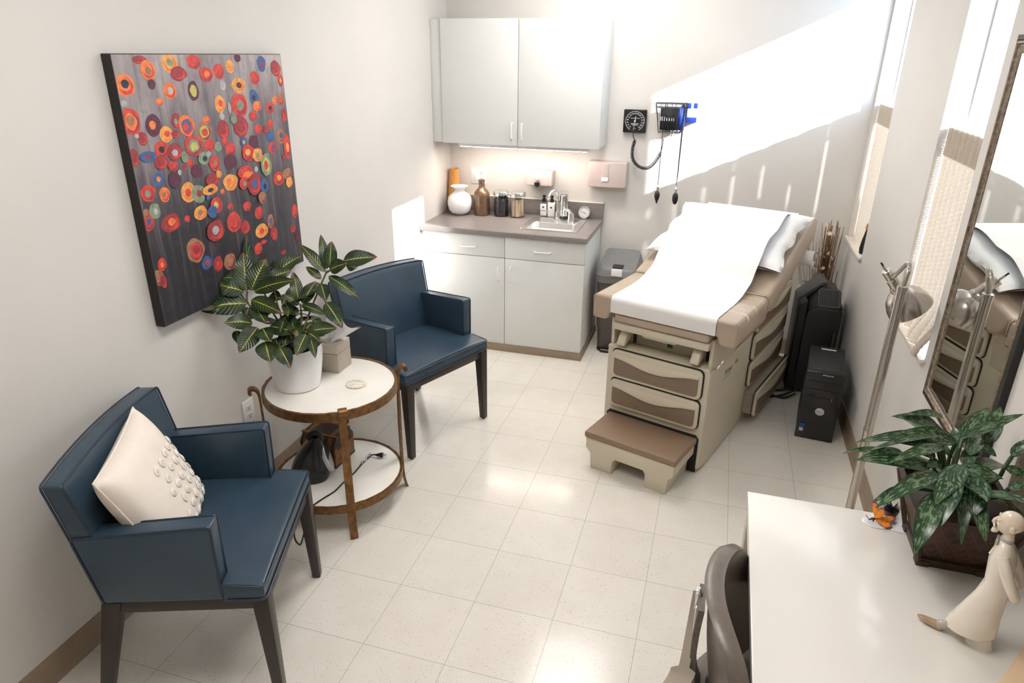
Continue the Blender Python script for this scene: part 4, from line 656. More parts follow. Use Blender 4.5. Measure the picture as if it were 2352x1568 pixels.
b = MB(); b.box(-.030, .008, -.118, -.099, -.052, -.026, .003); b.box(-.016, -.006, -.112, -.100, -.06, -.05, .002); b.build('nozzle', 'black', t)
t = thing('towel_dispenser', 'wide pale paper towel dispenser on the back wall right of the soap dispenser', 'dispenser', (.575, YB, 1.17))
b = MB(); b.box(-.13, .128, -.10, -.001, -.085, .083, .006, 3); b.build('box', 'pink_white', t)
b = MB(); b.box(-.038, .012, -.1035, -.099, -.04, .07, .002); b.build('view_panel', 'pink_white', t)
b = MB(); b.box(-.036, .010, -.106, -.103, -.044, -.016, .002); b.build('white_tab', 'label', t)

t = thing('pressure_gauge', 'black square wall blood pressure dial with coiled hose', 'gauge', (.727, YB, 1.515))
b = MB(); b.box(-.072, .072, -.026, -.001, -.072, .072, .008, 3); b.build('housing', 'char', t)
b = MB(); b.prism(rrect(-.075, .075, -.073, .073, .008), 'y', -.036, -.024, .003); b.build('dial_face', 'black', t)
b = MB()
F = T(0, -.0363, 0) @ Rx(90)
def dialpt(a, r): return (r * math.sin(math.radians(a)), r * math.cos(math.radians(a)))
for k in range(61):
    a = -150 + 5 * k; L = .006 if k % 2 == 0 else .004
    b.box(-.0004, .0004, .056, .056 + L, 0, .0004, Mx=F @ Rz(-a))
n = 60
for k in range(n):
    a0, a1 = -150 + 300 * k / n, -150 + 300 * (k + 1) / n
    q = [dialpt(a0, .0612), dialpt(a0, .0626), dialpt(a1, .0626), dialpt(a1, .0612)]
    b.prism(q, 'z', 0, .0004, Mx=F)
for k, s_ in enumerate(('20', '40', '60', '80', '100', '120', '140', '160', '180', '200', '220', '240', '260', '280', '300')):
    x, y = dialpt(-140 + 20 * k, .0475); b.text(s_, .0105, F @ T(x, y, 0))
b.text('WELCH ALLYN', .0085, F @ T(0, .018, 0)); b.text('mmHg', .0055, F @ T(0, -.045, 0))
for z in (-.016, -.024): b.box(-.026 if z > -.02 else -.02, .026 if z > -.02 else .02, z - .0012, z + .0012, 0, .0003, Mx=F)
b.build('dial_markings', 'dial_white', t)
b = MB(); b.prism([(-.0008, 0), (.0008, 0), (.0006, -.058), (-.0006, -.058)], 'z', .0012, .0018, Mx=F @ Rz(-6)); b.prism([(-.002, 0), (.002, 0), (.0016, .03), (-.0016, .03)], 'z', .0012, .0018, Mx=F @ Rz(-6)); b.lathe([(.0055, .0004), (.0055, .0026), (.003, .003)], 20, F); b.build('needle', 'dial_white', t)
# coiled hose: straight lead, then a helix on a sagging path up to the cuff in the basket
path = smooth_path([(-.005, -.03, -.07), (-.002, -.05, -.095), (.012, -.06, -.12), (.002, -.065, -.16), (.002, -.067, -.215), (.018, -.068, -.252), (.06, -.07, -.286), (.11, -.07, -.29), (.15, -.072, -.255), (.178, -.074, -.205), (.192, -.075, -.16), (.196, -.078, -.10)], 10)
L = [0]
for i in range(1, len(path)): L.append(L[-1] + (path[i] - path[i - 1]).length)
hel = []; tot = L[-1]; N_ = 900
for k in range(N_ + 1):
    s_ = tot * k / N_; i = max(j for j in range(len(L)) if L[j] <= s_ + 1e-9); i = min(i, len(path) - 2)
    f_ = (s_ - L[i]) / max(1e-9, L[i + 1] - L[i]); p = path[i].lerp(path[i + 1], f_); d = (path[i + 1] - path[i]).normalized()
    u_ = d.cross(Vector((0, 1, 0))).normalized(); v_ = d.cross(u_); amp = .0095 * min(1, max(0, (s_ - .055) / .01)) * min(1, max(0, (tot - .075 - s_) / .02)); ph = s_ / .0092 * 2 * PI
    hel.append(p + (u_ * math.cos(ph) + v_ * math.sin(ph)) * amp)
b = MB(); b.tube(hel, .0028, 5); b.build('coiled_hose', 'tube_dark', t)

t = thing('wire_basket', 'dark wire basket on the wall holding pressure cuffs', 'basket', (.955, YB, 1.455))
b = MB()
top = [(-.092, -.12, .178), (.092, -.12, .178), (.1, -.003, .178), (-.1, -.003, .178)]; bot = [(-.066, -.10, 0), (.066, -.10, 0), (.075, -.003, 0), (-.075, -.003, 0)]
mid = [tuple((Vector(a) * .86 + Vector(c) * .14)) for a, c in zip(top, bot)]
for r_, w_ in ((top, .0026), (bot, .002), (mid, .0016)): b.tube([r_[0], r_[1], r_[2], r_[3]], w_, 6, closed=True)
for (i, j, n_) in ((0, 1, 9), (1, 2, 5), (3, 0, 5), (2, 3, 6)):
    for k in range(n_ + 1):
        f_ = k / n_; b.tube([Vector(top[i]).lerp(Vector(top[j]), f_), Vector(bot[i]).lerp(Vector(bot[j]), f_)], .0012, 5)
for k in range(7): f_ = k / 6; b.tube([Vector(bot[0]).lerp(Vector(bot[1]), f_), Vector(bot[3]).lerp(Vector(bot[2]), f_)], .0012, 5)
b.build('wire_frame', 'tube_dark', t)
def cuff(lab, loc, mat_, bx, bz, kind, sc):
    t = thing('pressure_cuff', lab, 'pressure cuff', loc)
    b = MB()
    pts = []
    for k in range(60):
        a = k / 59 * 4.6 * PI; r = .016 + .0024 * a / PI * 2
        pts.append((r * 1.35 * sc * math.cos(a), r * .8 * min(sc, 1.05) * math.sin(a)))
    t0, t1 = (.012, .15)
    inner = [(x * .97, y * .95) for x, y in pts]
    bmx = bmesh.new()
    for q0, q1 in zip(pts, pts[1:]):
        vs = [bmx.verts.new((q0[0], q0[1], t0)), bmx.verts.new((q1[0], q1[1], t0)), bmx.verts.new((q1[0], q1[1], t1)), bmx.verts.new((q0[0], q0[1], t1))]; bmx.faces.new(vs)
    bmesh.ops.remove_doubles(bmx, verts=bmx.verts[:], dist=1e-5)
    b.add(bmx); o = b.build('wrap', mat_, t); md = o.modifiers.new('thick', 'SOLIDIFY'); md.thickness = .003
    if kind:
        b = MB()
        rr = random.Random(5)
        for k in range(7): 
            a = math.radians(-140 + 14 * k); b.box(-.0028, .0028, -.0006, .0006, .07, .088 if k > 2 else .095, Mx=T(.0475 * 1.02 * sc * math.cos(a), .0285 * 1.09 * math.sin(a) - .0045, 0))
        b.build('white_marks', 'dial_white', t)
    b = MB()
    b.tube(smooth_path([(bx * .3, -.005, .12), (bx * .6, -.02, .175), (bx, -.0555, .15), (bx * 1.02, -.060, .09), (bx * 1.0, -.05, -.02), (bx, -.045, bz + .1), (bx, -.045, bz + .075)], 6), .0022, 6); b.build('tube', 'tube_dark', t)
    if kind == 0:
        b = MB(); b.tube(smooth_path([(bx * .4, -.005, .12), (bx * .8, -.02, .175), (bx * 1.25, -.0555, .15), (bx * 1.3, -.060, .09), (bx * 1.2, -.05, -.1), (bx * 1.1, -.045, bz + .13)], 6), .0022, 6); b.build('loose_tube', 'tube_dark', t)
    b = MB(); b.lathe([(.004, .03), (.009, .034), (.01, .06), (.0055, .066), (.0045, .082)], 16, T(bx, -.045, bz)); b.tube([(bx, -.045, bz + .05), (bx + (.014 if kind else -.012), -.047, bz + .052)], .0045, 10); b.build('valve', 'chrome', t)
    b = MB()
    prof_ = [(.004, -.05), (.006, -.042), (.0065, -.038), (.012, -.026), (.0175, -.005), (.0185, .008), (.015, .024), (.007, .033), (.004, .036)] if kind else [(.004, -.043), (.012, -.036), (.0175, -.02), (.0195, 0), (.0175, .018), (.011, .031), (.004, .036)]
    b.lathe(prof_, 24, T(bx, -.045, bz)); b.build('bulb', 'black' if kind else 'black_matte', t)
cuff('rolled black pressure cuff with a glossy hanging bulb', (.944, YB - .060, 1.458), 'cuff', -.026, -.405, 1, 1.28)
cuff('blue pressure cuff at the right of the basket with a matte hanging bulb', (1.018, YB - .040, 1.458), 'blue_plastic', .018, -.415, 0, .55)
t = thing('blue_packet', 'blue and white packet fixed to the wall at the right of the wire basket', 'packet', (1.085, YB, 1.576))
b = MB(); b.box(-.03, .03, -.03, -.001, -.058, .058, .003); b.build('packet_body', 'label', t)
for q in ((-.0302, .0302, -.058, -.026), (-.0302, -.008, .026, .058), (.006, .0302, .028, .058)):
    b = MB(); b.box(q[0], q[1], -.0305, -.002, q[2], q[3], .001); b.build('blue_patch', 'blue_plastic', t)
# ------------------------------------------------------------ guest chairs
def guest_chair(label, loc, rz):
    t = thing('guest_armchair', label, 'chair', (loc[0], loc[1], 0), rz, 'blue guest armchairs')
    # seat: T shape, crowned top
    def T_out(k): return [(-.165 + k, -.238), (.172, -.238), (.176, -.302 + k), (.278 - k, -.302 + k), (.288 - k, -.292 + k), (.288 - k, .292 - k), (.278 - k, .302 - k), (.176, .302 - k), (.172, .238), (-.165 + k, .238)]
    b = MB(); bm = bmesh.new()
    def crown(u, v): return .498 - .016 * ((u - .05) / .25) ** 2 * (1 if u < .05 else .75) - .010 * (v / .3) ** 2 - (.02 if False else 0)
    nu, nv = 26, 32
    V = {}
    for i in range(nu + 1):
        for j in range(nv + 1):
            u = -.165 + .451 * i / nu; v = -.300 + .600 * j / nv
            V[i, j] = bm.verts.new((u, v, crown(u, v)))
    for i in range(nu):
        for j in range(nv):
            u = -.165 + .451 * (i + .5) / nu; v = -.300 + .600 * (j + .5) / nv
            if u < .172 and abs(v) > .238: continue
            bm.faces.new((V[i, j], V[i + 1, j], V[i + 1, j + 1], V[i, j + 1]))
    bmesh.ops.delete(bm, geom=[v for v in bm.verts if not v.link_faces], context='VERTS')
    ex = bmesh.ops.extrude_face_region(bm, geom=bm.faces[:])
    for g in ex['geom']:
        if isinstance(g, bmesh.types.BMVert): g.co.z = .424
    bmesh.ops.recalc_face_normals(bm, faces=bm.faces[:])
    ed = [e for e in bm.edges if e.is_manifold and e.calc_face_angle(0) > .8 and min(v.co.z for v in e.verts) > .43]
    bmesh.ops.bevel(bm, geom=ed, offset=.007, segments=2, affect='EDGES', profile=.5)
    b.add(bm); seat = b.build('seat', 'blue_leather', t)
    b = MB(); pp = [(.176, -.303), (.276, -.303), (.286, -.298), (.2895, -.288), (.2895, .288), (.286, .298), (.276, .303), (.176, .303)]
    b.tube([(u, v, crown(min(u, .285), v) - .004) for u, v in pp], .0036, 8)
    b.tube([(u, v, .427) for u, v in pp], .0036, 8); b.build('piping', 'blue_piping', seat)
    # arms
    prof = [(.164, .426), (.168, .69), (-.222, .66), (-.178, .426)]
    for s in (-1, 1):
        b = MB(); v0, v1 = (s * .242, s * .302)
        b.prism([(u, z) for u, z in prof], 'y', min(v0, v1), max(v0, v1), .010, 3)
        a = b.build('arm', 'blue_leather', t)
        b = MB()
        for vv in (v1 * .995, v0 * 1.012):
            b.tube(round_path([(-.178, vv, .43), (-.2215, vv, .659), (.167, vv, .689), (.1635, vv, .43)], .014), .0034, 8)
        b.build('piping', 'blue_piping', a)
    # back: leaning slab with bowed top
    b = MB()
    def back_pt(v, k, side):   # k 0..1 height, side 0 rear 1 front
        hw = .292 + .010 * k; vv = v * hw
        z = .43 + k * (.405 + .014 * (1 - v * v)); rear = -.178 - .078 * k - .012 * (1 - v * v) * k
        th = .070 - .012 * k
        return (rear + (th + .012 * math.sin(PI * k) * (1 - v * v) if side else 0), vv, z)
    n = 20; m_ = 14
    rings = []
    for j in range(m_ + 1):
        k = j / m_
        rings.append([back_pt(-1 + 2 * i / n, k, 0) for i in range(n + 1)] + [back_pt(1 - 2 * i / n, k, 1) for i in range(n + 1)])
    bm = bmesh.new(); RR = [[bm.verts.new(p) for p in r] for r in rings]; nn = len(RR[0])
    for a_, c_ in zip(RR, RR[1:]):
        for i in range(nn): bm.faces.new((a_[i], a_[(i + 1) % nn], c_[(i + 1) % nn], c_[i]))
    def capq(r, flip):
        for i in range(n):
            q = (r[i], r[i + 1], r[nn - 2 - i], r[nn - 1 - i]); bm.faces.new(q if flip else q[::-1])
    capq(RR[0], False); capq(RR[-1], True)
    bmesh.ops.recalc_face_normals(bm, faces=bm.faces[:])
    ed = [e for e in bm.edges if e.is_manifold and e.calc_face_angle(0) > .9]
    bmesh.ops.bevel(bm, geom=ed, offset=.009, segments=3, affect='EDGES', profile=.5)
    b.add(bm); bk = b.build('backrest', 'blue_leather', t)
    b = MB()
    for side in (0, 1):
        e = .001 if side else -.001
        def pt(v, k): x, y, z = back_pt(v, k, side); return (x + e, y, z)
        P = [pt(-1, k / 8) for k in range(2, 9)] + [pt(-1 + 2 * i / 16, 1) for i in range(1, 16)] + [pt(1, k / 8) for k in range(8, 1, -1)]
        b.tube(round_path(P, .014), .0034, 8)
    b.build('piping', 'blue_piping', bk)
    # dark wooden frame
    b = MB()
    b.box(.255, .284, -.25, .25, .383, .424, .002); b.box(-.178, -.152, -.25, .25, .383, .424, .002)
    for s in (-1, 1): b.box(-.16, .262, min(s * .272, s * .292), max(s * .272, s * .292), .383, .424, .002)
    b.build('frame', 'espresso', t)
    for s in (-1, 1):
        b = MB(); q0 = [(.242, s * .246), (.291, s * .246), (.291, s * .296), (.242, s * .296)]; q1 = [(.262, s * .262), (.293, s * .262), (.293, s * .293), (.262, s * .293)]
        if s < 0: q0, q1 = q0[::-1], q1[::-1]
        b.prism(q1, 'z', .006, .4235, .002, pts2=q0); l = b.build('leg', 'espresso', t)
        b = MB(); b.lathe([(.010, 0), (.011, .006)], 14, T(.2775, s * .2775, 0)); b.build('glide', 'black_matte', l)
        b = MB(); q0 = [(-.188, s * .246), (-.132, s * .246), (-.132, s * .296), (-.188, s * .296)]; q1 = [(-.283, s * .262), (-.250, s * .262), (-.250, s * .293), (-.283, s * .293)]
        if s < 0: q0, q1 = q0[::-1], q1[::-1]
        b.prism(q1, 'z', .006, .4235, .002, pts2=q0); l = b.build('leg', 'espresso', t)
        b = MB(); b.lathe([(.010, 0), (.011, .006)], 14, T(-.2665, s * .2775, 0)); b.build('glide', 'black_matte', l)
    return t
guest_chair('blue vinyl armchair with a cream cushion, nearest to the camera', (-.198, -.715), 20.0)
guest_chair('blue vinyl armchair with an empty seat beside the base cabinet', (-.184, .901), -22.4)

# cushion on the near chair
a_ = math.radians(20); ux, uy = math.cos(a_), math.sin(a_)
def chair1(u, v, z): return (-.198 + u * ux - v * uy, -.715 + u * uy + v * ux, z)
t = thing('throw_cushion', 'cream square cushion with rows of fabric petals leaning on the near blue chair', 'cushion')
cT, cL, cR, cB = [Vector(chair1(*q)) for q in ((-.188, .106, .857), (-.1245, -.287, .833), (-.046, .151, .484), (.0164, -.2417, .460))]
ey = (cT - cL).normalized(); ez = (cT - cR); ez = (ez - ey * ez.dot(ey)).normalized(); ex = ey.cross(ez); cc = (cT + cL + cR + cB) / 4
t.matrix_world = Matrix(((ex.x, ey.x, ez.x, cc.x), (ex.y, ey.y, ez.y, cc.y), (ex.z, ey.z, ez.z, cc.z), (0, 0, 0, 1)))
# local: x = thickness (front +x), y,z = square half .19
HS = .201
def pill(u, v, sgn):
    a, c = 2 * u - 1, 2 * v - 1
    pin = 1 - .06 * (1 - a * a) * (c * c) ; pin2 = 1 - .06 * (1 - c * c) * (a * a)
    th = .062 * ((1 - a ** 4) * (1 - c ** 4)) ** .55
    return (sgn * (th + .0015), a * HS * pin2, c * HS * pin)
b = MB(); b.grid(lambda u, v: pill(u, v, 1), 28, 28); b.grid(lambda u, v: pill(1 - u, v, -1), 28, 28)
bmesh.ops.remove_doubles(b.bm, verts=b.bm.verts[:], dist=.0035)
b.build('cover', 'cream_cloth', t, sharp=70)
b = MB(); loop = []
for k in range(28): loop.append(pill(k / 28, 0, 1))
for k in range(28): loop.append(pill(1, k / 28, 1))
for k in range(28): loop.append(pill(1 - k / 28, 1, 1))
for k in range(28): loop.append(pill(0, 1 - k / 28, 1))
b.tube([(0, p[1], p[2]) for p in loop], .0028, 6, closed=True); b.build('seam', 'cream_cloth', t)
rr = random.Random(21)
for i in range(6):
    for j in range(5):
        # rows parallel to the cushion's edges
        fy = .42 + .118 * (j + (.5 if i % 2 else 0)) + rr.uniform(-.012, .012); fz = .68 - .112 * i + rr.uniform(-.012, .012)
        if fy > .965 or fz < .04: continue
        u, v = fy, fz
        p = pill(u, v, 1); q = pill(u + .01, v, 1); w = pill(u, v + .01, 1)
        nrm = (Vector(q) - Vector(p)).cross(Vector(w) - Vector(p)).normalized()
        b = MB(); rm = nrm.to_track_quat('Z', 'Y').to_matrix().to_4x4()
        base = Matrix.Translation(Vector(p)) @ rm @ Rz(rr.uniform(0, 360))
        b.lathe([(.003, .002), (.010, .0045), (.0155, .0042), (.0172, .0015), (.0155, 0), (.006, .0005)], 16, base, sx=1.0, sy=.82)
        b.tube([(.010 * (1 - k / 22) * math.cos(k * .75), .0085 * (1 - k / 22) * math.sin(k * .75), .0042 + .0018 * (k / 22)) for k in range(20)], .0015, 5, base)
        b.build('petal', 'cream_petal', t, sharp=60)

# ------------------------------------------------------------ side table
t = thing('side_table', 'round two-tier side table with cream tops and bronze frame between the blue chairs', 'table', (-.195, .125, 0))
b = MB(); b.lathe([(.268, .578), (.272, .580), (.272, .596), (.268, .598)], 72); b.build('tabletop', 'stone', t, sharp=30)
b = MB(); b.lathe([(.268, .139), (.272, .141), (.272, .153), (.268, .155)], 72); b.build('lower_shelf', 'stone', t, sharp=30)
def band(z0, z1):
    b = MB(); n = 96; bm = bmesh.new(); rings = []
    for i in range(n):
        a = 2 * PI * i / n; w = .0006 * math.sin(a * 23) + .0005 * math.sin(a * 41)
        rings.append([((.2725) * math.cos(a), .2725 * math.sin(a), z0 + w), ((.284 + w) * math.cos(a), (.284 + w) * math.sin(a), z0 + w), ((.284 + w) * math.cos(a), (.284 + w) * math.sin(a), z1 + w), (.2725 * math.cos(a), .2725 * math.sin(a), z1 + w)])
    rings.append(rings[0]); b.loft(rings, cap=False); return b
band(.562, .6005).build('top_rim', 'bronze', t, sharp=50); band(.122, .157).build('shelf_rim', 'bronze', t, sharp=50)
for az in (-51, 39, 129, 219):
    b = MB()
    P = [(.308, .622), (.322, .623), (.333, .615), (.335, .604), (.326, .598)]
    path = [(.324, .606), (.331, .615), (.327, .626), (.315, .629), (.303, .622), (.2945, .605), (.292, .57), (.2905, .45), (.2885, .3), (.2885, .15), (.2915, .07), (.300, .02), (.306, .0)]
    sp_ = smooth_path([(r, 0, z) for r, z in path], 5); rings = []
    for i, p in enumerate(sp_):
        d = (sp_[min(i + 1, len(sp_) - 1)] - sp_[max(i - 1, 0)]).normalized(); nx = Vector((d.z, 0, -d.x)); w = .0165 if p.z > .02 else .0165
        th = .005; rings.append([p + nx * th + Vector((0, w, 0)), p + nx * th - Vector((0, w, 0)), p - nx * th - Vector((0, w, 0)), p - nx * th + Vector((0, w, 0))])
    for r_ in rings:
        for q in r_:
            if q.z < 0.0: q.z = 0.0
    b.loft(rings, Rz(az)); b.build('leg', 'bronze', t, sharp=40)

# croton in white pot
t = thing('potted_croton', 'croton with yellow-veined dark leaves in a white pot on the side table', 'plant', (-.318, .070, .5985))
PO = Vector(t.location)
b = MB(); b.lathe([(.086, 0), (.092, .004), (.103, .06), (.112, .12), (.1155, .165), (.1145, .187), (.1115, .189), (.1095, .185), (.1085, .15)], 48, cap1=False); b.build('pot', 'ceramic', t)
b = MB(); b.lathe([(.103, .150), (.1, .158), (.05, .164), (.001, .166)], 32); b.build('soil', 'soil', t)
def leaf(b, L_, org, arch=.10, fold=.22, sharp=.72, wav=.05, rnd=None, wide=1.0):
    B = Vector(L_[0:3]) - org; E = Vector(L_[3:6]) - org; hw = L_[6] * wide; n = Vector(L_[7:10])
    ax = E - B; ln = ax.length; axn = ax.normalized(); wd = axn.cross(n).normalized(); n = wd.cross(axn)
    if n.z < 0: n = -n
    r0 = rnd.uniform(0, 6); ar = arch * rnd.uniform(.5, 1.4)
    up = (n * .75 + Vector((0, 0, .45)))
    def fn(u, v):
        x = 2 * u - 1; s = v
        prof = max(0.0, math.sin(PI * min(1, s ** sharp))) ** .8 * (1 - .12 * s)
        w = hw * prof * x
        c = B + ax * s + up * (ar * ln * 4 * s * (1 - s) * .8)
        return c + wd * w + n * (fold * abs(w) + wav * hw * abs(x) * math.sin(9 * s + r0 + (1.5 if x > 0 else 0)))
    b.grid(fn, 6, 14)
rr = random.Random(4)
b = MB()
for L_ in CROTON: leaf(b, L_, PO, .06, .16, .80, .06, rr, 1.12)
for k in range(26):      # darker inner leaves
    a = rr.uniform(0, 2 * PI); z0 = rr.uniform(.78, .98); r0 = rr.uniform(.0, .05); c = Vector((PO.x + r0 * math.cos(a), PO.y + r0 * math.sin(a), z0))
    e = c + Vector((math.cos(a) * .10, math.sin(a) * .10, rr.uniform(-.05, .05))); nn = Vector((-.3 * math.cos(a), -.3 * math.sin(a), 1)).normalized()
    leaf(b, tuple(c) + tuple(e) + (rr.uniform(.02, .028),) + tuple(nn), PO, .08, .16, .8, .06, rr)
for v in b.bm.verts:
    lim = (-.540 if v.co.z + PO.z > .975 else -.582) - PO.x
    if v.co.x < lim: v.co.x = lim + .0004 * (lim - v.co.x)
b.build('foliage', 'croton', t, sharp=180)
b = MB()
for s_ in CSTEM: b.tube(smooth_path([Vector(p) - PO for p in s_], 4), .0042, 6)
for k in range(3): b.tube(smooth_path([(-.02 + .02 * k, .01 * k, .15), (-.03 + .02 * k, .02, .21), Vector(CSTEM[min(k, 2)][1]) - PO], 4), .006, 7)
b.build('stems', 'stem_bark', t)

t = thing('tissue_box', 'square taupe tissue box with a white tissue pulled up behind the potted croton', 'tissue box', (-.268, .279, .5985))
b = MB(); b.box(-.058, .058, -.058, .058, 0, .088, .003); b.build('box_base', 'taupe_box', t)
b = MB(); b.box(-.058, .058, -.058, .058, .0895, .132, .003); b.build('lid', 'taupe_lid', t)
b = MB()
def tis(u, v):
    a = (u - .5); w = .03 + .075 * v
    x = a * w * 2.0 * .8 + .075 * v; y = .022 * math.sin(u * 7) * (1 - .4 * v) - .012 * v; z = .126 + .110 * v + .020 * math.sin(u * 5 + 1) * v - .03 * abs(a) * v
    return (x, y, z)
b.grid(tis, 22, 14); b.grid(lambda u, v: (tis(u, v)[0] * .9 - .01, tis(u, v)[1] + .016 + .02 * v, tis(u, v)[2] - .012 * v), 22, 14); b.build('tissue', 'tissue', t, sharp=180)
t = tag(MB().prism([(.044 * (1 + .06 * math.sin(3 * a)) * math.cos(a), .040 * (1 + .05 * math.cos(2 * a)) * math.sin(a)) for a in [2 * PI * k / 40 for k in range(40)]], 'z', 0, .007, .0025).build('coaster', 'agate'), 'pale agate coaster lying on the side table', 'coaster'); t.location = (-.083, .142, .5985)

# lower shelf
SZ = .1552
t = thing('wooden_chest', 'small dark tooled chest with brass straps on the lower shelf', 'chest', (-.303, .215, SZ), -3)
b = MB(); b.box(-.088, .088, -.076, .076, .006, .085, .004); b.box(-.093, .093, -.081, .081, 0, .012, .003); b.build('chest_body', 'chest', t)
b = MB(); lid = [(-.08, .088), (.08, .088), (.082, .108), (.052, .150), (-.052, .150), (-.082, .108)]
b.prism(lid, 'x', -.092, .092, .004); ld = b.build('lid', 'chest', t)
b = MB()
for x in (-.062, .062): b.prism([(y * 1.02, z + .0015) for y, z in lid[1:]] + [(-.083, .09)], 'x', x - .011, x + .011, .0015)
for s in (-1, 1): b.box(-.0935, .0935, s * .052 - .006, s * .052 + .006, .146, .1525, .001)
b.build('lid_straps', 'chest_strap', ld)
b = MB()
for x in (-.082, .082): b.box(x - .010, x + .010, -.0785, .0785, .01, .086, .0015)
b.box(-.0905, .0905, -.0785, .0785, .068, .08, .0015); b.box(.092, .097, -.02, .02, .06, .105, .002); b.box(.089, .0935, -.079, -.062, .05, .1, .001); b.build('straps', 'chest_strap', t)
b = MB()
for x in (-.07, .07):
    for y in (-.06, .06): b.lathe([(.012, -.0002), (.012, .002)], 12, T(x, y, 0))
b.build('feet', 'black_matte', t)

t = thing('fan_heater', 'black desktop fan heater with a silver front grille on the lower shelf', 'heater', (-.305, .035, SZ), 28)
b = MB(); rings = []
for k in range(15):
    f_ = k / 14; z = .21 * f_
    hx = .086 * (1 - .82 * f_ ** 2.2); hy = .070 * (1 - .55 * f_ ** 2.4); cx = .012 + .042 * f_ ** 1.5
    if k == 0: hx *= .94; hy *= .94
    rings.append([(cx + hx * math.copysign(abs(math.cos(a)) ** .75, math.cos(a)), hy * math.copysign(abs(math.sin(a)) ** .75, math.sin(a)), z) for a in [2 * PI * i / 32 for i in range(32)]])
b.loft(rings); b.build('housing', 'black', t, sharp=60)
b = MB(); Gm = T(.094, .0, .098) @ Ry(75); b.lathe([(.060, -.010), (.061, .004), (.057, .008)], 40, Gm, sx=1.25, sy=.86); gr = b.build('front_grille', 'silver', t)
b = MB()
for k in range(-7, 8):
    y = k * .006; hw = .058 * 1.2 * math.sqrt(max(0.02, 1 - (y / .05) ** 2)); b.box(-hw, -.0, y - .0016, y + .0016, .0078, .0088, Mx=Gm)
b.build('slots', 'black_matte', gr)
b = MB(); b.tube(smooth_path([(.02, 0, .195), (.05, 0, .218), (.066, 0, .205), (.07, 0, .18)], 5), .012, 10, flat=1.6); b.build('carry_handle', 'black_matte', t)
t = thing('plug_cable', 'black power cord with two-pin plug trailing across the lower shelf and off its edge', 'cord', (-.06, .28, SZ), 0)
def rel(P): return [(x + .06, y - .28, z - SZ) for x, y, z in P]
b = MB(); b.tube(smooth_path(rel([(-.088, .275, SZ + .014), (-.112, .27, SZ + .008), (-.122, .20, SZ + .004), (-.120, .12, SZ + .0035), (-.128, .03, SZ + .0035), (-.131, -.03, SZ + .0035), (-.150, -.09, SZ + .004), (-.160, -.135, SZ + .006), (-.167, -.16, SZ + .006), (-.172, -.176, SZ - .002), (-.185, -.20, .06), (-.20, -.22, .004), (-.26, -.17, .004), (-.33, -.02, .004), (-.42, .12, .004)]), 8), .0033, 7); b.build('cable', 'black_matte', t)
b = MB(); b.tube([(-.03, -.006, .013), (-.018, -.003, .014), (-.004, .001, .014), (.004, .003, .014)], [.0045, .0075, .0115, .0115], 12); b.build('plug', 'black_matte', t)
b = MB()
for y in (-.005, .006): b.tube([(.003, .003 + y, .014), (.020, .007 + y, .014)], .0018, 8)
b.build('prongs', 'chrome', t)
b = MB(); b.tube(smooth_path([(-.05, -.010, .010), (-.06, -.004, .013), (-.064, -.03, .010), (-.058, -.05, .008), (-.066, -.07, .011), (-.060, -.085, .008)], 4), .0045, 6); b.build('cable_tie', 'twist', t)

# ------------------------------------------------------------ exam table
EX = thing('exam_table', 'beige medical exam table with tan cushion and pull-out step', 'exam table', (1.345, .848, 0), -18.5)
xl, xr = -.505, .03
b = MB()
b.prism([(0, .02), (.10, 0), (1.33, 0), (1.345, .02), (1.345, .70), (.62, .70), (.60, .53), (.105, .53), (0, .565)], 'x', xl, xr, .008, 3)
b.box(xl + .02, xr - .02, .11, .70, .5, .705, .006)
b.box(xl, xr, .60, 1.345, .66, .735, .008)
for x in (xl + .004, xr - .022): b.prism([(.02, .56), (.11, .53), (.62, .53), (.62, .70), (.10, .70), (.015, .71)], 'x', x, x + .018, .004)
b.box(xl + .003, xr - .003, -.004, .10, .552, .566, .003)
b.build('body', 'beige', EX)
b = MB(); b.box(xl + .02, xr - .02, .085, .105, .566, .69, .003); b.build('foot_recess', 'beige_in', EX)
b = MB(); b.box(-.225, -.198, .080, .0865, .59, .622, .001); b.build('power_switch', 'green_light', EX)
b = MB(); b.box(-.005, .008, .080, .0865, .585, .625); b.build('socket', 'gap', EX)
b = MB(); b.box(-.476, .018, -.035, .10, .668, .700, .004); b.build('leg_extension_bar', 'beige', EX)
b = MB(); b.box(-.470, .012, -.028, .10, .702, .748, .012, 3); b.build('leg_extension_pad', 'vinyl', EX)
b = MB(); b.prism([(-.33, .668), (-.13, .668), (-.15, .652), (-.31, .652)], 'y', -.02, .05, .004); b.build('extension_grip', 'beige', EX)
for x in (-.425, -.045):
    b = MB(); b.prism([(.09, .650), (.01, .650), (-.012, .628), (-.032, .594), (-.026, .582), (.0, .586), (.09, .62)], 'x', x - .021, x + .021, .007, 3); b.build('stirrup_handle', 'beige', EX)
    b = MB(); b.box(x + .0215, x + .034, .07, .0855, .575, .65); b.build('stirrup_slot', 'gap', EX)
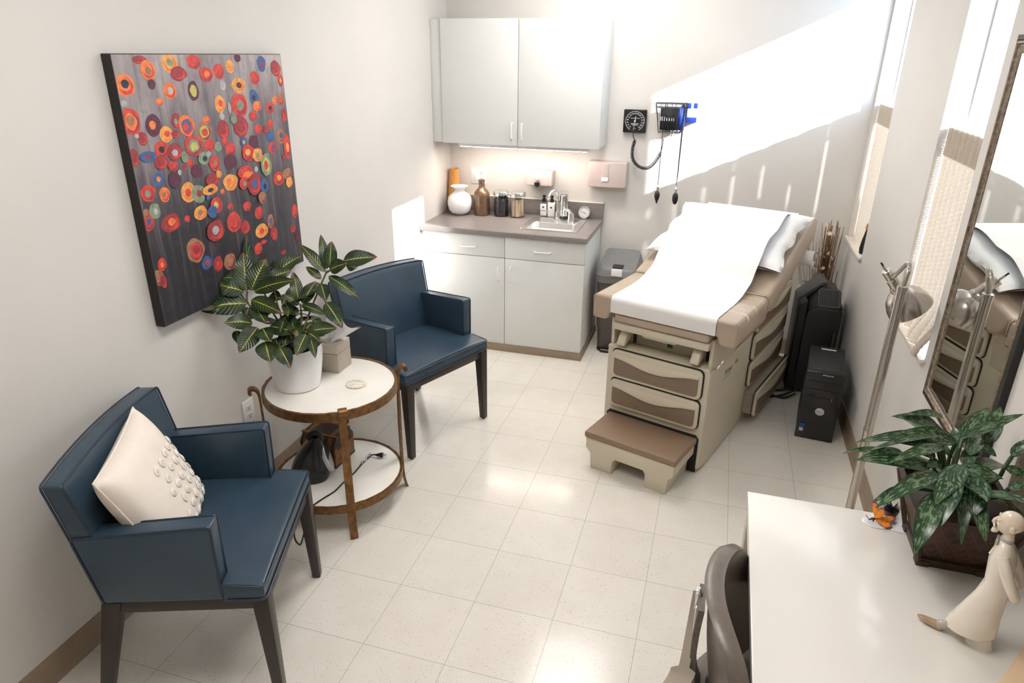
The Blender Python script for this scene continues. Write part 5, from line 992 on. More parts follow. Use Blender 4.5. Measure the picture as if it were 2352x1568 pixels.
def drawer(nm, Mx, w, h, parent_gap=.004):
    """drawer front in local x (width) / z (height), facing -y"""
    b = MB(); b.prism(rrect(-w / 2 - .005, w / 2 + .005, -.004, h + .006, .03), 'y', -.0015, .001, Mx=Mx); g = b.build('drawer_gap', 'gap', EX)
    b = MB(); b.prism(rrect(-w / 2, w / 2, 0, h, .026), 'y', -.018, -.001, .005, 3, Mx=Mx); d = b.build('drawer', 'beige', EX)
    m = .015; top = [(w / 2 - m - .012, h * .60)]
    lip = lambda x: h * (.75 - .20 * math.cos(x / (w / 2) * PI / 2 * 1.02) ** 2)
    xs = [-w / 2 + m + (w - 2 * m) * k / 24 for k in range(25)]
    low = rrect(-w / 2 + m, w / 2 - m, m, h * .8, .02)
    pts = [p for p in low if p[1] < h * .4]
    lowl = sorted([p for p in pts if p[0] < 0], key=lambda p: -p[1]); lowr = sorted([p for p in pts if p[0] >= 0], key=lambda p: p[1])
    b = MB(); b.prism(lowl + lowr + [(x, lip(x)) for x in xs[::-1]], 'y', -.0200, -.012, Mx=Mx); b.build('drawer_inset', 'brown_in', d)
    # bulging pull lip above the inset
    b = MB(); rings = []
    for x in xs:
        z0 = lip(x) - .004; z1 = h * .86; bu = .011 * math.cos(x / (w / 2) * PI / 2) ** 1.3
        rings.append([Mx @ Vector((x, -.016, z1)), Mx @ Vector((x, -.0205 - bu * .55, z0 + (z1 - z0) * .6)), Mx @ Vector((x, -.0215 - bu, z0 + (z1 - z0) * .2)), Mx @ Vector((x, -.0205 - bu * .9, z0)), Mx @ Vector((x, -.014, z0 + .003))])
    b.loft(rings); b.build('drawer_pull', 'beige', d, sharp=70)
drawer('d', T(-.234, -.004, .404), .472, .150); drawer('d', T(-.234, -.004, .243), .472, .150)
SD = Matrix.Translation((xr, .955, 0)) @ Rz(90)
drawer('s', SD @ T(0, -.002, .545), .64, .145); drawer('s', SD @ T(0, -.002, .385), .64, .145)
drawer('s', SD @ T(0, -.002, .225), .64, .145)
b = MB(); b.box(xr + .0, xr + .055, .64, 1.27, .065, .195, .004); b.build('drawer_box', 'beige_in', EX)
drawer('s', SD @ T(0, -.058, .058), .66, .150)
# step
b = MB(); b.prism([(-.486, 0.004), (-.486, .19), (-.47, .208), (.0, .208), (.016, .19), (.016, .004)], 'y', -.0035, .001); b.build('step_gap', 'gap', EX)
out = [(-.462, .165), (-.462, .108), (-.435, .082), (-.43, 0), (-.315, 0), (-.312, .07), (-.30, .088), (-.15, .088), (-.138, .07), (-.135, 0), (-.028, 0), (-.022, .082), (.002, .108), (.002, .165)]
b = MB(); b.prism(out, 'y', -.262, -.005, .004); st = b.build('step', 'beige', EX)
b = MB(); b.box(-.470, .010, -.268, -.004, .165, .198, .008, 3); b.build('step_tread', 'tread', st)
b = MB(); b.text('Ritter', .047, T(xr + .0006, .285, .462) @ Rz(90) @ Rx(90)); b.text('204', .03, T(xr + .0006, .40, .468) @ Rz(90) @ Rx(90)); b.box(.22, .33, 0, .0006, -.002, .0, Mx=T(xr, 0, .432) @ Matrix(((0, 1, 0, 0), (1, 0, 0, 0), (0, 0, 1, 0), (0, 0, 0, 1)))); b.build('lettering', 'ink_grey', EX)
# cushions
SL = 18.5
HY, HZ = .415, .835
b = MB(); b.prism([(-.588, .712), (-.588, .815), (-.574, .832), (.124, .832), (.138, .815), (.138, .712), (.124, .704), (.06, .704), (.045, .745), (.03, .752), (-.48, .752), (-.495, .745), (-.51, .704), (-.574, .704)], 'y', -.032, .42, .016, 4); b.build('seat_cushion', 'vinyl', EX, sharp=50)
BK = T(-.225, HY, HZ) @ Rx(SL)
b = MB(); b.prism([(0, 0), (.80, 0), (.835, -.02), (.845, -.05), (.815, -.125), (.76, -.14), (.06, -.14), (.02, -.10)], 'x', -.362, .362, .02, 4, Mx=BK); b.build('back_cushion', 'vinyl', EX, sharp=50)
b = MB()
for x in (-.5878, .138):
    s = 1 if x > 0 else -1
    b.tube(smooth_path([(x - s * .016, -.031, .83), (x - s * .002, -.028, .815), (x, -.020, .76), (x - s * .003, -.024, .71)], 4), .0022, 6)
b.tube([(-.575, .419, .833), (.125, .419, .833), (.138, .419, .818), (.139, .419, .75)], .0025, 6); b.build('cushion_welts', 'vinyl', EX)
b = MB(); b.box(-.30, .22, .42, .60, -.30, -.165, .01, Mx=BK); b.build('backrest_bracket', 'beige_in', EX)

t = thing('exam_paper', 'white paper sheet running over the exam table and pillow', 'paper', (1.345, .848, 0), -18.5)
def bkp(d, h): v = Matrix.Translation((0, HY, HZ)) @ Rx(SL) @ Vector((0, d, h)); return (v.y, v.z)
PP = [(-.037, .752), (-.040, .79), (-.038, .818), (-.022, .8345), (.01, .8365), (.12, .8365), (.21, .838), (.29, .847), (.36, .866)] + [bkp(.03, .050), bkp(.10, .086), bkp(.17, .112), bkp(.25, .127), bkp(.32, .132), bkp(.40, .132), bkp(.50, .126), bkp(.59, .104), bkp(.665, .066), bkp(.72, .030), bkp(.77, .011), bkp(.815, .004), bkp(.838, -.014)]
pc = smooth_path([(0, y, z) for y, z in PP], 8)
def ppf(u, v):
    f_ = v * (len(pc) - 1); i = min(int(f_), len(pc) - 2); p = pc[i].lerp(pc[i + 1], f_ - i)
    x = -.487 + .527 * u; k = max(0, min(1, (v - .45) / .15)) * max(0, min(1, (.92 - v) / .1))
    w = .008 * k * math.sin(u * 5.5 + v * 16) + .006 * k * math.sin(u * 9 - v * 22)
    e = .004 * k * math.sin(v * 30)
    return (x + e, p.y - .3 * abs(w), p.z + abs(w))
b = MB(); b.grid(ppf, 40, 150); o = b.build('sheet', 'paper', t, sharp=180)

t = thing('pillow', 'white pillow under the paper at the raised head of the exam table', 'pillow')
t.matrix_world = Matrix.Translation((1.345, .848, 0)) @ Rz(-18.5) @ BK @ T(.005, .42, .053)
def pl(u, v, sg):
    a, c = 2 * u - 1, 2 * v - 1
    th = .047 * ((1 - a ** 6) * (1 - c ** 4)) ** .5
    ru = .006 * math.sin(v * 19 + 2 * a) * abs(a) ** 3 + .004 * math.sin(u * 23)
    ex_ = .03 * abs(c) ** 3 * abs(a) ** 3
    z = sg * (th + .001) + ru * (1 if sg > 0 else .3) 
    x = a * (.335 + ex_ + .008 * math.sin(v * 15) * abs(a) ** 4); y = c * (.255 + ex_)
    if sg < 0: z = max(z, -.052)
    return (x, y, z)
b = MB(); b.grid(lambda u, v: pl(u, v, 1), 44, 32); b.grid(lambda u, v: pl(1 - u, v, -1), 44, 32); bmesh.ops.remove_doubles(b.bm, verts=b.bm.verts[:], dist=.002)
b.build('pillowcase', 'linen', t, sharp=180)
t = thing('paper_roll', 'white paper roll behind the raised head of the exam table', 'paper roll'); t.matrix_world = Matrix.Translation((1.345, .848, 0)) @ Rz(-18.5) @ BK @ T(0, .67, -.185)
b = MB(); b.lathe([(.019, -.30), (.043, -.30), (.043, .40), (.019, .40)], 32, Ry(90)); b.build('roll', 'paper', t)
b = MB(); b.lathe([(.012, -.31), (.012, .41)], 12, Ry(90)); b.box(-.306, -.302, -.012, .012, 0, .05); b.box(.402, .406, -.012, .012, 0, .05); b.build('roll_bar', 'beige_in', t)

# ------------------------------------------------------------ bin
t = thing('trash_bin', 'grey step bin with domed lid between the cabinet and the exam table', 'bin', (.725, 2.345, 0))
b = MB()
rings = []
for z, hx, y0, y1 in ((.012, .105, -.125, .135), (.03, .112, -.13, .14), (.17, .118, -.134, .145), (.19, .124, -.142, .15), (.52, .133, -.155, .165)):
    rings.append([(x, y, z) for x, y in rrect(-hx, hx, y0, y1, .04)])
b.loft(rings); b.build('bin_body', 'bin_grey', t)
b = MB(); b.loft([[(x, y, z) for x, y in rrect(-.136, .136, -.160, .168, .042)] for z in (.505, .552)]); b.build('rim_band', 'bin_lid', t)
b = MB(); rings = []
for f_, z0 in ((0, .552), (.35, .575), (.8, .594), (1.0, .600)):
    k = 1 - .16 * f_; rings.append([(x * k, y * k + .004, z0 + max(0, (y + .165)) * .20 * (.4 + .6 * f_)) for x, y in rrect(-.142, .142, -.168, .172, .05)])
b.loft(rings); b.prism(rrect(-.07, .07, .13, .178, .015), 'z', .56, .662, .006); ld = b.build('lid', 'bin_lid', t)
b = MB(); b.prism(rrect(-.036, .036, 0, .055, .004), 'z', -.002, .003, Mx=T(.0, -.128, .603) @ Rx(11)); b.build('latch_window', 'black', ld)
b = MB(); b.box(-.036, .036, -.004, .0, .0, .045, .001, Mx=T(0, -.1665, .560) @ Rx(-8)); b.box(-.036, .036, 0, .018, .043, .046, Mx=T(0, -.1665, .560) @ Rx(-8)); b.build('front_label', 'label', ld)
b = MB(); b.prism(rrect(-.085, .085, -.168, -.11, .02), 'z', .004, .022, .006); b.build('pedal', 'char_dark', t)
b = MB(); b.box(-.075, .075, -.1695, -.164, .021, .026, .002); b.build('pedal_edge', 'silver', t)
b = MB(); b.loft([[(x, y, z) for x, y in rrect(-.11, .11, -.14, .14, .03)] for z in (0, .012)]); b.build('bin_foot', 'black_matte', t)
b = MB(); rr = random.Random(2)
def bag(u, v):
    a = -.6 + 2.4 * u; k = .012 * math.sin(u * 31) + .008 * math.sin(u * 57)
    return (.139 + .012 * math.sin(v * PI) + k * .5 + .006, -.09 + .25 * u, .565 - .115 * v + .01 * math.sin(u * 23))
b.grid(bag, 50, 10); o = b.build('bin_liner', 'bag', t, sharp=180); md = o.modifiers.new('s', 'SOLIDIFY'); md.thickness = .001
# ------------------------------------------------------------ right wall floor things
t = thing('computer_tower', 'black desktop computer tower standing on the floor by the right wall', 'computer', (1.979, 1.545, 0), -7)
b = MB(); b.box(-.092, .092, -.165, .185, .004, .405, .006, 2); b.build('case', 'black_matte', t)
b = MB(); b.prism([(-.185, .004), (-.165, .0), (-.16, 0), (-.16, .41), (-.168, .412), (-.186, .398)], 'x', -.0945, .0945, .004, 2); fr = b.build('front_bezel', 'black', t)
b = MB(); b.box(-.085, .085, -.1885, -.186, .345, .347); b.box(-.085, .085, -.1885, -.186, .300, .3015); b.box(-.085, .085, -.1885, -.186, .255, .2565)
b.box(-.060, -.045, -.190, -.1855, .262, .268); b.box(-.040, -.034, -.190, -.1855, .268, .272); b.build('bay_lines', 'black_matte', fr)
b = MB(); b.box(.05, .053, -.190, -.186, .245, .262, .0005); b.build('port_light', 'orange', fr)
b = MB(); b.lathe([(.021, 0), (.021, .003), (.018, .005)], 32, T(.006, -.186, .175) @ Rx(90), sx=1.08); bd = b.build('round_badge', 'silver', fr)
b = MB(); b.text('DELL', .013, T(.006, -.1912, .175) @ Rx(90)); b.build('badge_lettering', 'ink_grey', bd)
b = MB(); b.text('OPTIPLEX 360', .0085, T(.012, -.1868, .3865) @ Rx(82)); b.build('front_lettering', 'dial_white', fr)
b = MB(); b.box(-.078, -.052, -.1885, -.186, .072, .090); b.build('blue_sticker', 'blue_plastic', fr); b = MB(); b.box(-.078, -.058, -.1885, -.186, .045, .064); b.build('grey_sticker', 'silver', fr)
b = MB(); b.box(-.03, .045, .135, .150, .4045, .406); b.build('barcode_label', 'label', t); b = MB(); b.box(-.03, .05, .158, .180, .4045, .41, .002); b.build('rear_latch', 'black', t)
b = MB(); b.box(.0, .055, -.14, -.137, .4045, .4057); b.build('top_line', 'char', t)

t = thing('air_purifier', 'dark grey floor air purifier with slotted top vent behind the computer tower', 'air purifier', (1.96, 2.06, 0))
b = MB(); PF = [(-.072, .03), (-.072, .53), (-.06, .585), (.0, .660), (.022, .668), (.105, .630), (.118, .60), (.118, .03), (.10, .01), (-.06, .01)]
PL = [(-.072, .03), (-.072, .49), (-.06, .53), (.0, .555), (.022, .557), (.105, .545), (.118, .52), (.118, .03), (.10, .01), (-.06, .01)]
b.prism(PL, 'y', -.115, -.02, .006, 2, pts2=PF); b.prism(PF, 'y', -.022, .17, .010, 3)
o = b.build('purifier_body', 'char_dark', t)
b = MB(); b.prism([(-.118, .02), (-.118, .560), (-.108, .575), (-.074, .60), (-.074, .02)], 'y', -.135, .19, .008, 3); b.build('front_panel', 'black_matte', t)
b = MB(); b.prism([(-.118, .572), (.0, .690), (.028, .690), (.028, .664), (.0, .662), (-.074, .575)], 'y', -.02, .17, .006, 2); b.build('top_cover', 'char', t)
VN = T(.045, -.066, .603) @ Rx(47)
b = MB(); b.prism(rrect(-.064, .064, -.062, .062, .02), 'z', -.03, .012, .006, 3, Mx=VN); vh = b.build('vent_housing', 'char', t)
b = MB()
for k in range(9): b.box(-.052 + .0115 * k, -.052 + .0115 * k + .0068, -.05, .05, .0115, .0128, Mx=VN)
b.build('vent_slots', 'ink', vh)
b = MB(); b.box(.1185, .130, -.09, .12, .12, .56, .004); b.build('rear_grille', 'char', t)
b = MB(); b.tube([(.10, -.122, .15), (.10, -.122, .42)], .006, 8); b.build('side_handle', 'char', t)
b = MB(); b.box(-.07, .11, -.10, .15, 0, .012, .003); b.build('purifier_base', 'black_matte', t)
t = thing('power_cables', 'black cables looping on the floor between the exam table and the air purifier', 'cable', (1.80, 1.95, 0))
b = MB()
for P in ([(.09, .02, .05), (.03, -.02, .012), (-.06, -.02, .006), (-.12, .05, .006), (-.10, .14, .006), (0, .17, .006), (.06, .14, .006)], [(.10, -.09, .03), (.03, -.12, .006), (-.06, -.10, .006), (-.14, -.15, .006), (-.20, -.10, .006)], [(.11, -.07, .05), (.02, -.09, .006), (-.07, -.13, .006), (-.18, -.06, .006)], [(.11, .24, .006), (.055, .29, .006), (.03, .33, .02)]): b.tube(smooth_path(P, 8), .0065, 7)
b.build('cables', 'black_matte', t)

# dried stems in a tall basket in the corner
t = thing('dried_arrangement', 'tall bundle of dried brown stems with papery seed discs in the back right corner', 'dried plant', (2.03, 2.42, 0))
b = MB(); b.lathe([(.05, 0), (.06, .01), (.072, .25), (.075, .38), (.071, .38), (.065, .05)], 24, cap1=False); b.build('holder', 'basket_trim', t)
rr = random.Random(9); b = MB(); sb = MB(); tips = []
for k in range(120):
    a = rr.uniform(0, 2 * PI); r = rr.uniform(0, .055); dense = k < 80
    h = rr.uniform(.6, .98) if dense else rr.uniform(.55, 1.0)
    sx = rr.gauss(-.01, .02) if dense else rr.uniform(-.17, .0); sy = rr.gauss(-.01, .025) if dense else rr.uniform(-.12, .03)
    x1 = max(-.2, min(.075, r * math.cos(a) + sx)); y1 = max(-.25, min(.10, r * math.sin(a) + sy))
    p0 = Vector((r * .7 * math.cos(a), r * .7 * math.sin(a), .05)); p2 = Vector((x1, y1, h)); pm = p0.lerp(p2, .55) + Vector((rr.gauss(0, .006), rr.gauss(0, .006), 0)); pm.x = min(pm.x, .07)
    b.tube(smooth_path([p0, pm, p2], 5), [.0022 if dense else .0011] * 11, 4); tips.append((p2, pm))
    if rr.random() < .5:
        d = Vector((rr.uniform(-.05, .012), rr.uniform(-.05, .03), rr.uniform(.02, .07))); e = pm + d; e.x = min(e.x, .08); b.tube([pm, e], .0009, 4); tips.append((e, pm))
b.build('stems', 'stem_brown', t)
pos = []
for k in range(64):
    p, q = tips[rr.randrange(len(tips))]; c = p.lerp(q, rr.uniform(0, .6)); c = c + Vector((rr.uniform(-.045, .01), rr.uniform(-.05, .0), 0)); c.x = min(c.x, .082); c.y = min(c.y, .125)
    sb.lathe([(.0125, -.0005), (.0155, 0), (.0125, .0006)], 12, T(*c) @ Rz(rr.uniform(0, 360)) @ Rx(rr.uniform(20, 90)), sy=.85)
sb.build('seed_discs', 'seed', t)
t = thing('folded_ornament', 'small dark folded ornament with an orange cap on the far window sill', 'ornament', (2.150, 2.105, ZS))
b = MB(); rings = []
for z, r in ((0, .022), (.03, .026), (.08, .019), (.13, .008), (.142, .006)):
    rings.append([((r * (1 + .35 * (i % 2))) * math.cos(2 * PI * i / 16) * .6, (r * (1 + .35 * (i % 2))) * math.sin(2 * PI * i / 16), z) for i in range(16)])
b.loft(rings); b.build('folds', 'black_matte', t, sharp=20); b = MB(); b.lathe([(.006, .14), (.011, .145), (.011, .155), (.007, .162), (.010, .17), (.004, .178)], 16); b.build('cap', 'cork', t)

# ------------------------------------------------------------ mirror
t = thing('wall_mirror', 'tall wall mirror in a black and antique bronze frame on the right wall', 'mirror', (XR, .0915, 1.382))
HYm, HZm = .3035, .600
prof = [(0, 0.020, 0), (0, .038, 0), (.014, .042, 0), (.015, .037, 0), (.017, .042, 1), (.024, .043, 1), (.028, .036, 1), (.031, .036, 2), (.036, .040, 2), (.041, .036, 2), (.043, .036, 1), (.050, .035, 1), (.052, .031, 1)]
bm = bmesh.new(); R = []
for ins, d, mi in prof:
    R.append([bm.verts.new((-(d - .018), sy * (HYm - ins), sz * (HZm - ins))) for sy, sz in ((-1, -1), (1, -1), (1, 1), (-1, 1))])
for (a_, c_, pm) in zip(R, R[1:], prof[1:]):
    for i in range(4): f = bm.faces.new((a_[i], a_[(i + 1) % 4], c_[(i + 1) % 4], c_[i])); f.material_index = pm[2]
bm.faces.new(R[0][::-1])
bmesh.ops.recalc_face_normals(bm, faces=bm.faces[:])
b = MB(); b.bm.free(); b.bm = bm; b.build('frame', ['frame_black', 'frame_gold', 'frame_silver'], t, sharp=20)
b = MB(); b.box(-.0155, -.013, -HYm + .0515, HYm - .0515, -HZm + .0515, HZm - .0515); b.build('mirror_glass', 'mirror', t)

# ------------------------------------------------------------ floor lamp
t = thing('floor_lamp', 'brushed nickel floor lamp with a small tilted head in front of the window', 'lamp', (1.985, .46, 0))
b = MB(); b.lathe([(.11, 0), (.112, .006), (.105, .016), (.03, .022), (.022, .03)], 40); b.build('lamp_base', 'nickel', t)
b = MB(); b.lathe([(.0165, .02), (.0165, .56), (.0185, .562), (.0185, .575), (.0172, .577), (.0172, 1.145), (.019, 1.147), (.019, 1.158), (.013, 1.162)], 24); b.build('pole', 'nickel', t)
hd = Vector((-.001, .085, 1.132))
gp = smooth_path([(0, 0, 1.15), (.003, .003, 1.18), (.008, .012, 1.212), (.010, .026, 1.232), (.004, .036, 1.232), (-.012, .045, 1.20), (-.026, .062, 1.172)], 8)
b = MB(); b.tube(gp, [.0105] * 18 + [.0085] * (len(gp) - 18), 12)
for k in range(2, len(gp) - 2): pass
b.build('gooseneck', 'nickel', t)
axis = Vector((.62, .10, -.77)).normalized(); Hm = Matrix.Translation(hd) @ axis.to_track_quat('Z', 'Y').to_matrix().to_4x4()
b = MB(); b.lathe([(.012, -.075), (.0175, -.073), (.0175, -.035), (.021, -.033), (.021, -.0), (.026, .006), (.028, .022)], 28, Hm); b.tube([Hm @ Vector((0, 0, -.075)), Hm @ Vector((0, 0, -.098))], .0048, 8); so = b.build('socket_housing', 'nickel', t)
b = MB(); b.tube([Hm @ Vector((0, 0, -.096)), Hm @ Vector((0, 0, -.112))], .0036, 8); b.build('switch_knob', 'black', so)
b = MB(); b.lathe([(.012, -.03), (.012, .03)], 16, Hm @ T(.036, 0, -.025)); b.tube([Hm @ Vector((.02, 0, -.02)), Hm @ Vector((.04, 0, -.02))], .006, 8); b.build('joint', 'nickel', t)
b = MB(); b.lathe([(.026, .018), (.046, .030), (.066, .054), (.077, .086), (.080, .112), (.079, .112), (.075, .086), (.064, .056), (.044, .033), (.024, .022)], 40, Hm, cap0=False, cap1=False); b.build('lamp_shade', 'nickel', t)
b = MB(); b.lathe([(.014, .022), (.016, .04), (.026, .07), (.029, .088), (.022, .106), (.008, .113)], 24, Hm); b.build('bulb', 'label', t)

# ------------------------------------------------------------ desk and things on it
DZ = .745
t = thing('desk', 'glossy cream desk against the right wall in the foreground', 'desk', (1.813, -1.03, 0))
b = MB(); b.box(-.317, .314, -.72, .640, .717, DZ, .003); b.build('desk_top', 'desk', t)
for x in (-.285, .285):
    for y in (-.68, .595):
        b = MB(); b.prism(rrect(x - .026, x + .026, y - .026, y + .026, .004), 'z', 0, .717, .0015); b.build('leg', 'desk_leg', t)
b = MB()
for x in (-.285, .285): b.box(x - .012, x + .012, -.65, .57, .665, .716, .002)
for y in (-.68, .595): b.box(-.26, .26, y - .012, y + .012, .665, .716, .002)
b.build('apron_frame', 'desk_leg', t)

t = thing('desk_chair', 'brown grey moulded desk chair tucked against the side of the desk', 'chair', (1.60, -.885, 0))
CY = 0.0
def shell(u, v, off=0.0):
    """curved back shell: u across (y), v height"""
    a = (u - .5) * 2
    c = 2 * v - 1
    y = a * .218 * (1 - .12 * c ** 4)
    x = -.195 + (.052 + .075 * (1 - v)) * a * a - .006 * v + .03 * (1 - v) ** 2 + off
    edge = max(abs(a), abs(2 * v - 1)) ; roll = max(0, (edge - .86) / .14)
    x -= .012 * roll ** 2 if off == 0 else -.004 * roll ** 2
    z = .655 + .155 * c * (1 - .26 * a ** 4)
    return (x, y, z)
b = MB(); b.grid(lambda u, v: shell(u, v, .028), 40, 24); b.grid(lambda u, v: shell(1 - u, v, 0), 40, 24); bmesh.ops.remove_doubles(b.bm, verts=b.bm.verts[:], dist=.0004)
# close the rim between both skins
bm = b.bm
def rim(fn0, fn1, n):
    t_ = bmesh.new(); A = [t_.verts.new(fn0(k / n)) for k in range(n + 1)]; B_ = [t_.verts.new(fn1(k / n)) for k in range(n + 1)]
    C_ = [t_.verts.new((Vector(fn0(k / n)) + Vector(fn1(k / n))) / 2 + (Vector(fn0(k / n)) - Vector((-.13, 0, .70))).normalized() * .010) for k in range(n + 1)]
    for k in range(n): t_.faces.new((A[k], A[k + 1], C_[k + 1], C_[k])); t_.faces.new((C_[k], C_[k + 1], B_[k + 1], B_[k]))
    b.add(t_)
for n_, f0 in ((40, lambda k, o: shell(k, 1, o)), (40, lambda k, o: shell(k, 0, o)), (24, lambda k, o: shell(0, k, o)), (24, lambda k, o: shell(1, k, o))): rim(lambda k: f0(k, 0), lambda k: f0(k, .028), n_)
bmesh.ops.remove_doubles(b.bm, verts=b.bm.verts[:], dist=.0008); bmesh.ops.recalc_face_normals(b.bm, faces=b.bm.faces[:])
b.build('back_shell', 'shell', t, sharp=75)
b = MB(); pth = smooth_path([(-.212, 0, .76), (-.216, 0, .68), (-.214, 0, .58), (-.20, 0, .49), (-.155, 0, .435), (-.08, 0, .42)], 6); rings = []
for i, p in enumerate(pth):
    d = (pth[min(i + 1, len(pth) - 1)] - pth[max(0, i - 1)]).normalized(); nx = Vector((d.z, 0, -d.x)); w = .045 if i < 20 else .035
    rings.append([p + nx * .007 + Vector((0, w, 0)), p + nx * .007 - Vector((0, w, 0)), p - nx * .007 - Vector((0, w, 0)), p - nx * .007 + Vector((0, w, 0))])
b.loft(rings); b.build('back_support', 'shell_dark', t, sharp=30)
b = MB(); b.lathe([(.10, .425), (.205, .43), (.222, .445), (.222, .462), (.205, .478), (.12, .480), (.01, .474)], 48); b.build('seat', 'shell', t)
b = MB(); b.prism([(-.03, 0), (.03, 0), (.026, .12), (-.026, .12)], 'y', -.003, .003, .002, Mx=T(-.222, .01, .62) @ Rz(90)); b.box(-.012, .012, -.007, .006, .10, .15, .003, Mx=T(-.222, .01, .62) @ Rz(90)); b.build('bracket', 'chrome', t)
b = MB(); P_ = smooth_path([(-.222, .012, .76), (-.226, -.010, .68), (-.232, -.05, .60), (-.240, -.07, .565), (-.272, -.12, .53), (-.298, -.18, .51)], 5); rings = []
for i, p in enumerate(P_):
    w = .012 if i < 12 else .028; rings.append([p + Vector((w, 0, .004)), p + Vector((w, .003, -.004)), p + Vector((-w, .003, -.004)), p + Vector((-w, 0, .004))])
b.loft(rings); b.build('arm_paddle', 'desk_leg', t, sharp=40)
b = MB(); b.lathe([(.03, .10), (.028, .30), (.05, .31), (.09, .425)], 24); b.build('column', 'black_matte', t)
for k in range(5):
    b = MB(); b.prism([(0, .085), (0, .12), (.05, .115), (.27, .075), (.27, .055)], 'y', -.018, .018, .004, Mx=Rz(72 * k + 10)); l = b.build('leg', 'black_matte', t)
    b = MB(); b.lathe([(.022, -.022), (.027, -.018), (.027, .018), (.022, .022)], 20, Rz(72 * k + 10) @ T(.262, 0, .0275) @ Rx(90)); b.build('caster', 'black', l)

t = thing('potted_aglaonema', 'aglaonema with long silver-mottled leaves in a dark woven planter on the desk', 'plant', (1.975, -.515, DZ))
PA = Vector(t.location)
b = MB()
def sq(h, z): return [(x, y, z) for x, y in rrect(-h, h, -h, h, .006, 2)]
b.loft([sq(.068, .012), sq(.110, .145), sq(.114, .160), sq(.107, .160), sq(.066, .03)]); b.build('woven_sides', 'basket', t, sharp=25)
b = MB()
b.loft([sq(.076, .0), sq(.079, .022), sq(.075, .024)]); b.loft([sq(.112, .148), sq(.118, .166), sq(.105, .166), sq(.105, .152)])
for sx in (-1, 1):
    for sy in (-1, 1): b.tube([(sx * .074, sy * .074, .006), (sx * .113, sy * .113, .16)], .0065, 6); b.box(sx * .066 - .015, sx * .066 + .015, sy * .066 - .015, sy * .066 + .015, 0, .016, .002)
b.build('planter_trim', 'basket_trim', t, sharp=25)
b = MB(); b.prism([(-.098, -.098), (.098, -.098), (.098, .098), (-.098, .098)], 'z', .12, .138); b.build('soil', 'soil', t)
rr = random.Random(8); b = MB()
for L_ in AGLA: leaf(b, L_, PA, .09, .14, .74, .05, rr, 1.15)
for k in range(9):
    a = rr.uniform(0, 2 * PI); c = Vector((PA.x - .01 + .03 * math.cos(a), PA.y + .03 * math.sin(a), rr.uniform(.93, 1.02)))
    e = c + Vector((math.cos(a) * .15, math.sin(a) * .15, rr.uniform(-.07, .06))); nn = Vector((-.3 * math.cos(a), -.3 * math.sin(a), 1)).normalized()
    leaf(b, tuple(c) + tuple(e) + (rr.uniform(.02, .03),) + tuple(nn), PA, .10, .14, .74, .05, rr)
for k, p in enumerate(b.bm.verts):
    if p.co.x + PA.x > XR - .006: p.co.x = XR - .006 - PA.x
b.build('foliage', 'agla', t, sharp=180)
b = MB()
for s_ in ASTEM:
    P_ = [Vector(p) - PA for p in s_]
    b.tube(smooth_path(P_, 5), .0048, 7)
for k in range(5): b.tube(smooth_path([(.02 * math.cos(k * 1.3), .02 * math.sin(k * 1.3), .12), (.012 * math.cos(k * 1.3), .012 * math.sin(k * 1.3), .19), Vector(ASTEM[k][0]) - PA], 4), .007, 7)
b.build('stems', 'stem_green', t)

# porcelain figurine, about 34 cm, striding; local +x is the walking direction
t = thing('porcelain_figurine', 'porcelain figurine of a bald bearded man in a long white coat striding on the desk', 'figurine', (1.965, -.83, DZ), 180 - 25.4)
# local x points to picture left; local y toward the far side
def ell(cx, cy, z, rx, ry, n=28, dz=0): return [(cx + rx * math.cos(2 * PI * i / n), cy + ry * math.sin(2 * PI * i / n), z + dz * math.cos(2 * PI * i / n)) for i in range(n)]
b = MB()
b.loft([ell(.020, 0, .028, .046, .036, dz=-.004), ell(.018, 0, .034, .047, .037, dz=-.004), ell(.011, 0, .08, .037, .032), ell(.003, 0, .13, .028, .027), ell(-.001, 0, .165, .0235, .0245), ell(.001, 0, .195, .024, .027), ell(.004, 0, .225, .0235, .031), ell(.006, 0, .248, .019, .031), ell(.008, 0, .262, .0125, .020), ell(.0105, 0, .270, .0095, .012)])
co_ = b.build('coat', 'porcelain', t, sharp=70)
b = MB(); b.tube([(.0242, .004, .252), (.0272, .005, .222), (.0240, .006, .19), (.0222, .005, .168), (.0300, .004, .13), (.0470, .003, .08), (.0625, .002, .038)], .0016, 6)
b.tube([(.0235, -.008, .156), (.013, -.0215, .150), (-.002, -.0255, .150)], .0015, 6); b.tube([(.012, -.010, .266), (.022, -.012, .25), (.029, .0, .225)], .0022, 6); b.build('coat_edges', 'porcelain', co_)
for s in (-1, 1):
    b = MB(); b.tube(smooth_path([(.006, s * .028, .246), (-.004, s * .036, .225), (-.020, s * .040, .195), (-.032, s * .036, .172), (-.034, s * .024, .160), (-.030, s * .010, .158)], 5), [.011, .0115, .0118, .012, .012, .012, .012, .0118, .0115, .0112, .011, .011, .011, .0108, .0105, .0105, .010, .0098, .0095, .009, .009, .0085, .008, .0078, .0075, .007][:26], 14); b.build('sleeve', 'porcelain', t, sharp=80)
b = MB()
for s in (-1, 1):
    b.ball((-.032, s * .006, .152), (.0065, .0075, .0085), 14)
    for k in range(4): b.tube([(-.031 - .0025 * (k - 1.5) * .6, s * .004, .148), (-.033 - .002 * (k - 1.5), -s * .001, .139), (-.031 - .002 * (k - 1.5), -s * .003, .134 + .001 * k)], [.0022, .002, .0016], 6)
    b.tube([(-.027, s * .007, .153), (-.024, s * .002, .147), (-.025, 0, .142)], [.0024, .0022, .0018], 6)
b.build('hands', 'porcelain_skin', t)
b = MB()
